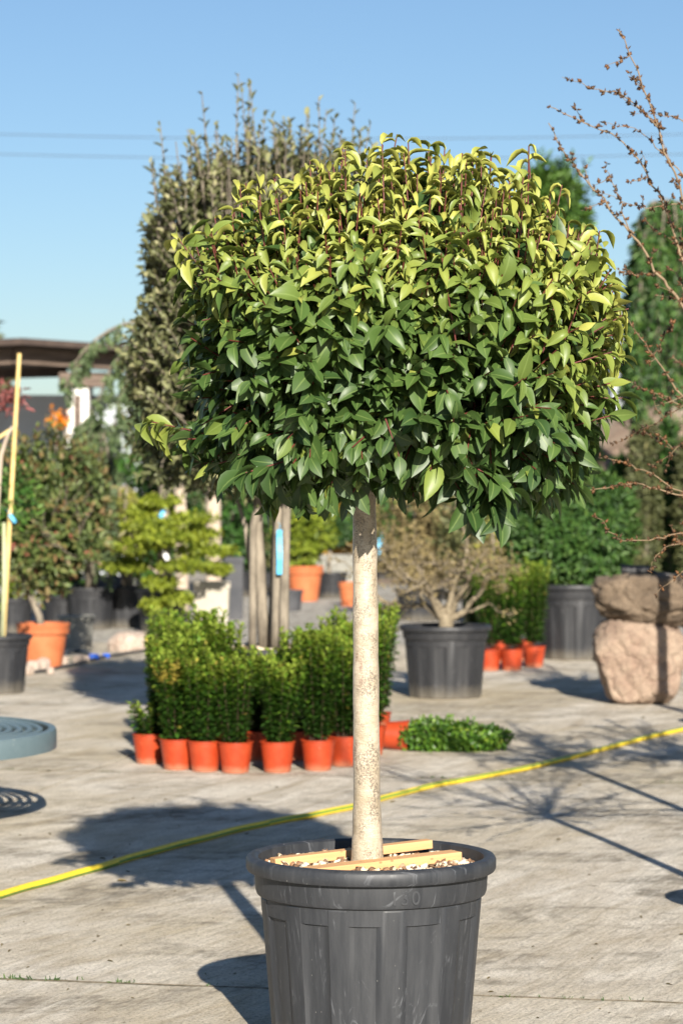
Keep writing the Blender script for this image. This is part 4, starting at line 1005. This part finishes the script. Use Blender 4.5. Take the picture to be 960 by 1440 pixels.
tree_trunk(cl, [CL(60, 890), CL(55, 865), CL(44, 840), CL(42, 800), CL(55, 740)], [.028, .024, .022, .018, .01], 'oakbark', 'trunk', 8)
polys = []; rnd = random.Random(9); tips = []
for i in range(12):
    a = i*2.4; grow(CL(44, 830), (math.cos(a)*.8, math.sin(a)*.6, 1.0), .48, .009, 2, rnd, polys, .16, .15, 6, (1, 2), .7, .5, tips)
stick_mesh('branches', *poly_sticks(polys), 'greytwig', 4, cl)
me = crown_mesh('foliage', CL(64, 718), (.46, .40, .52), 620, 8, 'redleaf', .052, .024, rk, pw=2.0, L=.2, upw=.6, droop=.05, lump=.16, inner=.5, tint_lo=.0, tint_hi=.92)
tag(link('foliage', me, cl), kind='stuff')
for i, (px, py, s_) in enumerate(((52, 938, .075), (66, 936, .085), (82, 931, .09), (93, 928, .06), (45, 943, .07), (76, 942, .05), (110, 930, .06), (120, 928, .05))):
    p_ = G(px, py + 4); o = rock('small_rock', (s_*.62, s_*.5, s_*.55), 3.0, 'stonepale', 10 + i, None, (p_.x, p_.y - .22 if px < 100 else p_.y, s_*.5), i, .08)
    tag(o, 'pinkish pale rock heaped against the terracotta pot' if px < 100 else 'pale rock lying beside the black water pipe', 'rock', 'small rocks around the terracotta pot')
# black water pipe with blue connectors
pp = [(30, 950), (60, 946), (100, 938), (130, 930), (160, 924), (205, 917), (260, 908), (330, 900)]
pts = subdiv([G(x, y) + Vector((0, 0, .012)) for x, y in pp], 5)
m = MB(); m.tube(pts, .0125, 10); pipe = tag(m.build('water_pipe', 'pipeblack', None, True), 'thin black irrigation pipe lying along the yard edge behind the shadow', 'pipe')
pp2 = [(98, 920), (112, 918), (124, 923), (131, 929)]
m = MB(); m.tube(subdiv([G(x, y) + Vector((0, 0, .012)) for x, y in pp2], 5), .011, 10); tag(m.build('water_pipe', 'pipeblack', None, True), 'short black pipe branch curving behind the rocks to the blue connector', 'pipe')
for i, (px, py, s_) in enumerate(((132, 929, 1.0), (149, 926, .75))):
    p_ = G(px, py); m = MB()
    m.tube([(-.035*s_, 0, .0), (-.033*s_, 0, 0), (-.012*s_, 0, 0), (.012*s_, 0, 0), (.033*s_, 0, 0), (.035*s_, 0, 0)], [.016, .024*s_, .026*s_, .026*s_, .024*s_, .016], 12)
    m.tube([(0, 0, 0), (0, .03*s_, 0)], .016*s_, 10)
    o = m.build('pipe_connector', 'connectorblue', None, True); o.location = p_ + Vector((0, 0, .024*s_)); o.rotation_euler = (0, 0, .45)
    tag(o, ('larger' if i == 0 else 'smaller') + ' bright blue pipe connector on the black water pipe', 'connector')
o = rock('flat_rock', (.22, .16, .10), 2.6, 'stonepale', 31, 'large pale rock lying at the edge of the yard by the pipe', (*P(192, 0, GD(918) + .25).xy, .05), .3, .06)

# ------------------------------------------------------------------ background plants and planters
def potted(name, px, py_base, label, cat, pot_r, pot_h, potmat, style, z0=GZ, group=None):
    D = GD(py_base); x = (px - 480)/F*D
    r = thing(name, (x, D, z0), label, cat, group); make_pot(r, pot_r, pot_h, potmat, style, seg=48, soil=.04); return r, D, x
def loc_fn(root):
    x0, y0, z0 = root.location
    def f(px, py, dy=0.): v = P(px, py, y0 + dy); return (v.x - x0, dy, v.z - z0)
    return f
# lime maple
r, D, x = potted('potted_lime_maple', 237, 886, 'small lime-green layered maple in black pot beside the grey planter', 'potted tree', .19, .17, 'potblackfar', 'nursery')
f = loc_fn(r); s_ = D/F
tree_trunk(r, [f(238, 872), f(240, 830), f(236, 790), f(234, 750), f(232, 715)], [.04, .034, .03, .02, .01], 'palebark', 'trunk', 8)
for i, (px, py, rx, rz_, dy) in enumerate(((215, 738, 36, 10, -.1), (262, 730, 40, 11, .1), (190, 768, 38, 11, -.15), (288, 772, 36, 11, -.05), (235, 755, 40, 11, -.35), (225, 705, 26, 9, .1), (262, 795, 34, 9, -.3), (180, 795, 30, 9, .1), (225, 820, 22, 9, -.2), (250, 842, 20, 7, -.15), (305, 800, 18, 7, .0), (215, 850, 16, 6, -.1), (275, 750, 30, 9, .25), (205, 720, 30, 9, .2))):
    me = crown_mesh('foliage_layer', f(px, py, dy), (rx*s_, rx*s_*.9, rz_*s_), 85, 7, 'limeleaf', .044, .022, rk, pw=2.0, L=.10, upw=.1, droop=.1, lump=.2, inner=.4, tint_lo=.1, tint_hi=1)
    tag(link('foliage_layer', me, r), kind='stuff')
    c = f(px, py, dy); tree_trunk(r, [f(236, min(850, py + 22)), ((f(236, py)[0] + c[0])/2, dy*.5, c[2]), c], [.012, .008, .004], 'palebark', 'branch', 6)
hang_tag(228, 718, 728, D - .5, 6, 'tagblue', 'small blue tag hanging above the lime maple', .5)
hang_tag(234, 778, 788, D - .45, 6, 'tagwhite', 'small white tag tied to the trunk of the lime maple', -.5)
# grey planter box and dark planter box
def planter(name, px0, px1, py_top, py_base, mat, label, rz=0., group=None, depth=None, z0=GZ):
    D = GD(py_base); w_ = (px1 - px0)/F*D; h_ = (py_base - py_top)/F*D*1.0; dp = depth or w_
    r = thing(name, ((px0 + px1 - 960)/2/F*D, D + dp/2, z0), label, 'planter', group, rz)
    m = MB(); t_ = .025
    V = []; 
    for zz_, sc in ((0, .88), (h_, 1.0)):
        for sx, sy in ((-1, -1), (1, -1), (1, 1), (-1, 1)): V.append((sx*w_/2*sc, sy*dp/2*sc, zz_))
    for zz_, sc in ((h_, 1.0), (h_*.8, .97)):
        for sx, sy in ((-1, -1), (1, -1), (1, 1), (-1, 1)): V.append((sx*(w_/2*sc - t_), sy*(dp/2*sc - t_), zz_))
    Fs = [(3, 2, 1, 0)] + [(i, (i+1) % 4, (i+1) % 4 + 4, i + 4) for i in range(4)] + [(i + 4, (i+1) % 4 + 4, (i+1) % 4 + 8, i + 8) for i in range(4)] + [(i + 8, (i+1) % 4 + 8, (i+1) % 4 + 12, i + 12) for i in range(4)]
    m.add(V, Fs); m.build('box', mat, r)
    m = MB(); m.box((-w_/2 - .01, -dp/2 - .01, h_ - .05), (w_/2 + .01, -dp/2 - .001, h_ + .004)); m.build('rim', mat, r)
    m = MB(); m.box((-w_/2 + .03, -dp/2 + .03, h_*.82), (w_/2 - .03, dp/2 - .03, h_*.9)); m.build('soil', 'soil', r)
    return r, D, h_
rg = np.random.default_rng(77)
gp, Dg, hg = planter('square_planter', 272, 322, 815, 884, 'boxgrey', 'pale grey square planter standing behind the box plants')
planter('tall_planter', 318, 342, 780, 868, 'boxdark', 'tall dark planter between the pale planter and tree stems')
def shrub(name, px, py_top, py_base, wpx, mat, label, n=260, k=7, leaf=.06, lw=.5, potr=None, potmat='potblackfar', style='nursery', pw=2.2, pot_h=.3, group=None, sink=0., upw=.4, lump=.12, bright=.03, cat='potted shrub', dz=None, py_low=None, **kw):
    D = GD(py_base); x = (px - 480)/F*D; r = thing(name, (x, D, GZ), label, cat, group)
    zt_ = P(0, py_top, D).z - GZ; zl = (P(0, py_low, D).z - GZ) if py_low else pot_h + .02
    make_pot(r, potr or max(.15, wpx/F*D*.28), pot_h, potmat, style, seg=48, soil=.04)
    a_ = wpx/2/F*D; c_ = (zt_ - zl)/2
    me = crown_mesh('foliage', (0, 0, (zt_ + zl)/2), (a_, a_*.9, c_), n, k, mat, leaf, leaf*lw, rg, pw=pw, L=leaf*3.2, upw=upw, lump=lump, sink=sink, bright=bright, **kw)
    tag(link('foliage', me, r), kind='stuff')
    for q in range(3):
        a = q*2.1; tree_trunk(r, [(math.cos(a)*.03, math.sin(a)*.03, pot_h - .06), (math.cos(a)*.07, math.sin(a)*.07, (zl + zt_)/2), (math.cos(a)*.12, math.sin(a)*.12, zl + (zt_ - zl)*.8)], [.02, .016, .006], 'oakbark', 'stem', 6)
    return r
# middle gap
shrub('potted_yellow_shrub', 428, 690, 842, 80, 'limeleaf', 'yellow-green leafy shrub in square terracotta pot far behind the tree stems', potmat='potclay', style='clay', potr=.22, pot_h=.40, leaf=.07, tint_lo=0, tint_hi=.6)
r, D, x = potted('ball_topiary', 466, 838, 'dark green clipped ball on a short stem behind grey planters', 'topiary', .2, .3, 'potblackfar', 'nursery')
f = loc_fn(r); tree_trunk(r, [f(464, 830), f(462, 790), f(466, 760)], [.03, .025, .02], 'oakbark', 'trunk', 8)
tag(link('foliage', crown_mesh('foliage', f(466, 748), (26*D/F, 26*D/F, 21*D/F), 420, 6, 'yewleaf', .045, .02, rg, L=.09, lump=.03, tint_hi=.4), r), kind='stuff')
planter('trough_planter', 444, 512, 778, 823, 'potgrey', 'long grey trough planter behind the pale laurel trunk', depth=.4)
shrub('potted_orange_shrub', 480, 705, 812, 90, 'orangeleaf', 'orange-tinted shrub far behind the long grey trough', leaf=.09, n=200)
r, D, x = potted('clay_pot', 490, 849, 'round terracotta pot standing half behind the pale laurel trunk', 'pot', .115, .26, 'potclay', 'clay')
r, D, x = potted('black_tub', 407, 856, 'small black tub before the square terracotta pot', 'pot', .15, .22, 'boxdark', 'nursery')
# behind the contorted shrub
shrub('potted_brown_shrub', 590, 690, 868, 130, 'dryleaf', 'brownish twiggy shrub in black pot behind the contorted shrub', n=330, leaf=.055, pw=2.0, lump=.2, upw=.6)
shrub('potted_olive_shrub', 680, 680, 872, 130, 'oliveleaf', 'olive-brown loose shrub in black pot behind the box plants', n=330, leaf=.055, pw=2.0, lump=.2, upw=.6)
shrub('potted_golden_shrub', 700, 700, 905, 46, 'goldleaf', 'small golden shrub in black pot beside the round shrub', n=140, leaf=.045, potr=.15, pot_h=.25)
shrub('potted_dark_shrub', 545, 640, 815, 130, 'greenleaf', 'dark green shrub far behind the brownish shrub', n=260, leaf=.08)
shrub('potted_dark_shrub', 660, 630, 812, 150, 'yewleaf', 'very dark yew shrub far behind the olive shrub', n=300, leaf=.08)
hang_tag(532, 757, 790, 16.2, 7, 'tagblue', 'light-blue tag hanging right of the pale laurel trunk', .2)
# right side
def conifer(name, px, py_top, py_base, wpx, mat, label, n=420, k=7, leaf=.09, pw=2.0, weep=0., cat='conifer', group=None, tl=.1, th=.9):
    D = GD(py_base); x = (px - 480)/F*D; r = thing(name, (x, D, GZ - .02), label, cat, group)
    zt_ = P(0, py_top, D).z; a_ = wpx/2/F*D
    tree_trunk(r, [(0, 0, 0), (0.02, 0, zt_*.5), (0, 0, zt_*.95)], [.09, .06, .02], 'oakbark', 'trunk', 8)
    me = crown_mesh('foliage', (0, 0, zt_*.53), (a_, a_, zt_*.47), n, k, mat, leaf, leaf*.3, rg, pw=pw, L=leaf*2.6, upw=.9 if not weep else -.6, droop=.05 + weep, lump=.12, inner=.6, tint_lo=tl, tint_hi=th)
    tag(link('foliage', me, r), kind='stuff'); return r
conifer('tall_conifer', 776, 266, 812, 108, 'greenleaf', 'rounded top of a tall green conifer far behind the laurel crown', n=3200, leaf=.12, pw=3.4, tl=.4, th=1)
for i, (px, pt, pb, wd_, mt) in enumerate(((905, 612, 850, 44, 'oliveleaf'), (938, 600, 846, 46, 'greenleaf'), (975, 605, 850, 50, 'oliveleaf'), (872, 640, 846, 40, 'greenleaf'))):
    conifer('columnar_conifer', px, pt, pb, wd_, mt, ['olive-green columnar conifer in the row behind the round shrub', 'bright green columnar conifer in the row behind the round shrub'][i % 2], n=420, leaf=.075, pw=3.2, group='columnar conifers in a row', tl=.0, th=.7)
conifer('green_conifer', 955, 425, 792, 120, 'greenleaf', 'broad green conifer standing behind the budding twigs', n=700, leaf=.13, pw=2.4, tl=.1, th=.8)
conifer('green_conifer', 905, 545, 800, 60, 'yewleaf', 'dark narrow conifer standing before the white house', n=380, leaf=.12, tl=.1, th=.7)

# weeping conifers
def weeping(name, px, py_base, hub_py, branches, mat, label, rng, seed, leaf=.07, dens=140, curtain=.35, trunk_top=None):
    D = GD(py_base); x0 = (px - 480)/F*D; r = thing(name, (x0, D, GZ), label, 'conifer')
    rnd = random.Random(seed); f = loc_fn(r)
    make_pot(r, .24, .38, 'potblackfar', 'nursery', seg=48, soil=.04)
    tree_trunk(r, [(0, 0, .3), (.03, 0, f(0, hub_py)[2]*.6), f(px, hub_py)], [.06, .05, .03], 'oakbark', 'trunk', 8)
    A, B, ra, rb_ = [], [], [], []; pos, d, tn = [], [], []
    for pl in branches:
        pts = subdiv([Vector(f(px, hub_py))] + [Vector(f(x, y, dy)) for x, y, dy in pl], 5)
        for i in range(len(pts) - 1):
            A.append(pts[i]); B.append(pts[i+1]); ra.append(.016*(1 - i/len(pts)) + .004); rb_.append(.016*(1 - (i+1)/len(pts)) + .004)
            for q in range(int((pts[i+1] - pts[i]).length*14) + 1):
                p_ = pts[i].lerp(pts[i+1], rnd.random()) + Vector((rnd.gauss(0, .04), rnd.gauss(0, .06), 0)); ln_ = rnd.uniform(.35, 1)*curtain
                st_ = Vector((rnd.gauss(0, .12), rnd.gauss(0, .12), -1)).normalized()
                A.append(p_); B.append(p_ + st_*ln_); ra.append(.004); rb_.append(.002)
                nn = int(ln_*dens)
                for s in range(nn):
                    u_ = s/nn; pos.append(p_ + st_*ln_*u_); d.append((Vector((rnd.gauss(0, 1), rnd.gauss(0, 1), -1.1 + rnd.gauss(0, .4)))).normalized()); tn.append(rnd.random())
    pos = np.array([list(v) for v in pos]); d = np.array([list(v) for v in d]); ln_ = leaf*rng.uniform(.6, 1.2, len(pos))
    stick_mesh('branches', np.array([list(v) for v in A]), np.array([list(v) for v in B]), np.array(ra), np.array(rb_), 'oakbark', 4, r)
    tag(link('foliage', leaf_mesh('foliage', [(SMALL, pos, frames(d, rng.normal(0, 1, d.shape) + UP), ln_, ln_*.3, np.array(tn))], mat), r), kind='stuff')
    return r
weeping('weeping_cedar', 228, 885, 470, [[(200, 455, 0), (170, 458, 0), (135, 478, -.1), (108, 508, -.15), (92, 545, -.2)], [(200, 470, .1), (178, 490, .1), (150, 530, .1), (135, 575, .1)], [(215, 480, -.2), (190, 510, -.3), (170, 560, -.4), (160, 600, -.4)], [(215, 520, .1), (190, 560, .15), (170, 600, .2)], [(215, 490, .3), (195, 500, .3), (182, 540, .3)], [(250, 450, .3), (280, 460, .4)]],
        'cedarleaf', 'blue-green weeping cedar arching over the old shelter roof', rg, 4, leaf=.075, dens=190, curtain=.24)
weeping('weeping_spruce', 128, 880, 600, [[(122, 590, -.1), (112, 620, -.2), (104, 680, -.25), (102, 740, -.25)], [(135, 592, 0), (148, 620, -.1), (158, 680, -.1), (165, 750, -.1)], [(128, 588, -.3), (126, 620, -.4), (130, 680, -.45), (128, 740, -.45)], [(140, 595, .2), (150, 625, .25), (150, 700, .25)], [(115, 600, .2), (100, 640, .2), (92, 700, .2)], [(125, 590, -.2), (118, 615, -.35), (116, 670, -.4), (112, 720, -.4)], [(135, 590, -.2), (142, 620, -.3), (146, 690, -.35), (148, 760, -.35)]],
        'cedarleaf', 'green weeping spruce hanging like a curtain behind the terracotta pot', rg, 5, leaf=.075, dens=110, curtain=.55)
weeping('weeping_golden_conifer', 178, 878, 690, [[(172, 685, 0), (160, 705, -.1), (152, 750, -.1)], [(185, 690, 0), (196, 712, 0), (202, 760, 0)], [(178, 684, -.2), (176, 715, -.3), (176, 760, -.3)], [(170, 690, .1), (165, 720, .2)]],
        'goldleaf', 'golden drooping conifer beside the weeping spruce', rg, 6, leaf=.07, dens=110, curtain=.4)
weeping('weeping_conifer', 935, 822, 300, [[(915, 285, 0), (895, 330, 0), (885, 420, 0), (880, 520, 0)], [(935, 280, -.3), (930, 330, -.6), (925, 430, -.7), (920, 540, -.7)], [(955, 285, 0), (972, 340, 0), (980, 430, 0), (985, 540, 0)], [(925, 285, .3), (912, 340, .5), (905, 440, .6), (900, 520, .6)], [(945, 282, -.3), (950, 330, -.5), (955, 420, -.6), (952, 520, -.6)], [(918, 285, -.4), (904, 350, -.5), (898, 460, -.6), (895, 560, -.6)]],
        'yewleaf', 'tall dark weeping conifer standing behind the budding twigs', rg, 7, leaf=.13, dens=60, curtain=.9)

# left background shrubs and pots
shrub('potted_green_shrub', 90, 640, 878, 120, 'greenleaf', 'mid-green shrub behind the reddish shrub', n=330, leaf=.06, tint_hi=.9, lump=.2)
shrub('potted_green_shrub', 18, 650, 884, 110, 'limeleaf', 'yellow-green shrub behind the bamboo cane', n=260, leaf=.055, tint_lo=0, tint_hi=.5, lump=.2, upw=.6)
shrub('potted_green_shrub', 215, 605, 852, 90, 'greenleaf', 'dark green shrub behind the golden conifer', n=260, leaf=.08, lump=.2)
shrub('potted_blue_shrub', 155, 612, 845, 70, 'cedarleaf', 'grey-green round shrub before the corrugated panel', n=220, leaf=.08, lump=.2)
fl = shrub('potted_flower', 84, 578, 845, 26, 'orangeflower', 'orange flowering plant seen beside the white shelter post', n=26, k=5, leaf=.05, lw=.9, lump=.3, py_low=600, potr=.16)
for i, (px0, px1, pt, pb) in enumerate(((100, 134, 812, 866), (136, 176, 808, 866))):
    planter('black_crate', px0, px1, pt, pb, 'boxdark', 'black square crate planter standing in shade behind the terracotta pot', group='black crates in the shade')
planter('clay_box', 74, 100, 806, 862, 'potclay', 'square orange clay planter standing behind the reddish shrub')
r, D, x = potted('grey_tub', 108, 912, 'grey tub standing right beside the terracotta pot', 'pot', .15, .26, 'potgrey', 'nursery', z0=0)
# pale trunks with grey-green heads behind the multi-stem tree
def pale_tree(px, py_base, wpx, top, label, seed, lean=0):
    D = GD(py_base); x0 = (px - 480)/F*D; r = thing('pale_trunk_tree', (x0, D, GZ), label, 'tree', 'trees with thick pale trunks'); f = loc_fn(r)
    tree_trunk(r, [(0, 0, -.02), (0, 0, .3), (lean, 0, f(0, 700)[2]), (lean*1.4, 0, f(0, 650)[2])], [wpx/F*D*.55, wpx/F*D*.48, wpx/F*D*.45, wpx/F*D*.3], 'palebark', 'trunk', 12)
    tag(link('foliage', crown_mesh('foliage', (0, 0, f(0, (top + 690)/2)[2]), (.38, .38, (690 - top)/2/F*D), 260, 7, 'oakleaf', .06, .024, rg, L=.2, lump=.2, inner=.5), r), kind='stuff')
pale_tree(256, 862, 20, 560, 'tree with a slim pale trunk behind the lime maple', 1, -.02)
pale_tree(300, 858, 24, 570, 'tree with a stout pinkish trunk between the lime maple and tree stems', 2)
shrub('potted_green_shrub', 330, 600, 835, 120, 'greenleaf', 'dark green shrub filling the gap behind the multi-stem tree', n=260, leaf=.09, lump=.2, tint_hi=.5)
shrub('potted_brown_hedge', 370, 690, 828, 110, 'oliveleaf', 'olive hedge plant far behind the tree stems', n=260, leaf=.08, lump=.15)
# far backing row on the bank
for i, (px, pt, wd_, mt) in enumerate(((-10, 600, 190, 'greenleaf'), (150, 640, 150, 'oliveleaf'), (260, 560, 170, 'greenleaf'), (420, 560, 190, 'greenleaf'), (560, 540, 190, 'yewleaf'), (700, 560, 180, 'greenleaf'), (800, 655, 120, 'oliveleaf'), (880, 690, 150, 'yewleaf'), (985, 600, 150, 'greenleaf'))):
    conifer('hedge_bush', px, pt, 802 - (i % 3)*4, wd_, mt, 'broad green bush in the backing row far behind the nursery pots' if mt == 'greenleaf' else ('olive bush in the backing row far behind the nursery pots' if mt == 'oliveleaf' else 'dark bush in the backing row far behind the nursery pots'), n=420, leaf=.13, pw=2.6, cat='bush', group='backing row of bushes', tl=0, th=.8)
ft_ = conifer('distant_tree', -22, 425, 757, 76, 'oliveleaf', 'distant grey-green tree rising behind the old shelter', n=420, leaf=.28, pw=2.0, cat='tree', tl=0, th=.6)

# ------------------------------------------------------------------ old shelter on the left
DH = 33.0; SX = (0 - 480)/F*DH
sh = thing('old_shelter', (P(40, 0, DH).x, DH, GZ), 'old timber shelter with dark flat roof, wooden beam and white post', 'shelter')
def SH(px, py): v = P(px, py, DH); return (v.x - sh.location.x, v.z - GZ)
def slab(name, quad, y0, y1, mat):
    m = MB(); V = [(x_, y0, z_) for x_, z_ in quad] + [(x_, y1, z_) for x_, z_ in quad]
    m.add(V, [(0, 1, 2, 3), (7, 6, 5, 4), (0, 4, 5, 1), (1, 5, 6, 2), (2, 6, 7, 3), (3, 7, 4, 0)]); return m.build(name, mat, sh)
slab('roof', [SH(-220, 500), SH(40, 488), SH(40, 479), SH(-220, 489)], -.6, 6, 'roofdark'); slab('roof', [SH(40.5, 488), SH(190, 497), SH(190, 489), SH(40.5, 479)], -.6, 6, 'roofdark')
slab('beam', [SH(-220, 522), SH(20, 513), SH(20, 491), SH(-220, 501)], -.2, 0, 'oldwood'); slab('beam', [SH(22, 512), SH(182, 521), SH(182, 498), SH(22, 489)], -.2, 0, 'oldwood')
slab('soffit_beam', [SH(-220, 536), SH(90, 528), SH(90, 515), SH(-220, 524)], .3, .5, 'roofdark')
slab('rafter', [SH(84, 545), SH(155, 543), SH(155, 524), SH(84, 524)], -.05, .35, 'oldwood')
for px in (95, -120):
    slab('post', [SH(px, 850), SH(px + 30, 850), SH(px + 30, 546), SH(px, 546)], 0, .3, 'postwhite'); slab('post_inlay', [SH(px + 10, 800), SH(px + 19, 800), SH(px + 19, 556), SH(px + 10, 556)], -.02, -.001, 'oldwood')
    slab('post_cap', [SH(px + 6, 546), SH(px + 25, 546), SH(px + 25, 536), SH(px + 6, 536)], .02, .28, 'roofdark')
for px in (60, 170, -120):
    slab('post', [SH(px, 850), SH(px + 12, 850), SH(px + 12, 520), SH(px, 520)], 5.4, 5.6, 'oldwood')
slab('back_wall', [SH(-220, 850), SH(185, 850), SH(185, 534), SH(-220, 532)], 5.7, 5.8, 'bluewall')
i = 0
for py in range(566, 640, 9):
    slab('panel', [SH(127, py + 8.2), SH(178, py + 8.2), SH(178, py), SH(127, py)], .6 + (i % 2)*.012, .66 + (i % 2)*.012, 'greypanel'); i += 1
# white house glimpsed on the right
hs = thing('white_house', (P(905, 0, 58).x, 58, GZ), 'white house with pale roof edge glimpsed behind the conifers', 'house')
def HX(px, py): v = P(px, py, 58); return (v.x - hs.location.x, v.z - GZ)
m = MB(); x0, z0 = HX(860, 800); x1, z1 = HX(1100, 448); m.box((x0, 0, 0), (x1, 6, z1)); m.build('wall', 'greypanel', hs)
m = MB(); x0, _ = HX(855, 0); x1, _ = HX(1105, 0); m.box((x0, -.4, z1 + .003), (x1, 6.4, z1 + .26)); rf = m.build('roof', 'whitewall', hs)
for px in (880, 930):
    xa, za = HX(px, 560); xb, zb = HX(px + 22, 510); m = MB(); m.box((xa, -.05, za), (xb, .02, zb)); w_ = m.build('window', 'whitewall', hs)
    m = MB(); m.box((xa + .06, -.07, za + .06), (xb - .06, -.052, zb - .06)); m.build('pane', 'windowglass', w_)
# pale stone wall on the bank
for i in range(9):
    px = 790 + i*11; D = 34.0; s_ = .09 + .03*((i*7) % 3); v = P(px, 618 + i*2.2, D)
    rock('bank_stone', (s_*1.3, s_, s_*.8), 3.0, 'stonepale', 40 + i, None, (v.x, D, float(mound(np.array(v.x), np.array(D))) + s_*.4), i, .08)
for o in [q for q in col.objects if q.name.startswith('bank_stone')]: tag(o, 'pale stone lying on the earth bank beyond the round shrub', 'rock', 'pale stones on the earth bank')

# power cables with their poles
for i, py in enumerate((196, 224)):
    D = 60.0; z = P(0, py, D).z; m = MB()
    m.tube([(-16 + 2*q, D, z - .45*(1 - ((q - 8)/8)**2) + .45) for q in range(17)], .0075, 6)
    tag(m.build('power_cable', 'cable', None, True), ('upper' if i == 0 else 'lower') + ' thin power cable crossing the blue sky', 'cable')
for sx in (-1, 1):
    m = MB(); zt_ = P(0, 196, 60).z + 1.0; r = thing('utility_pole', (sx*16, 60, GZ - .3), 'wooden utility pole carrying the power cables', 'pole', 'utility poles')
    m.tube([(0, 0, 0), (0, 0, zt_)], [.16, .11], 12); m.build('pole', 'oldwood', r, True)
    m = MB(); m.box((-.06, -.6, zt_ - .62), (.06, .6, zt_ - .5)); m.build('crossarm', 'oldwood', r)
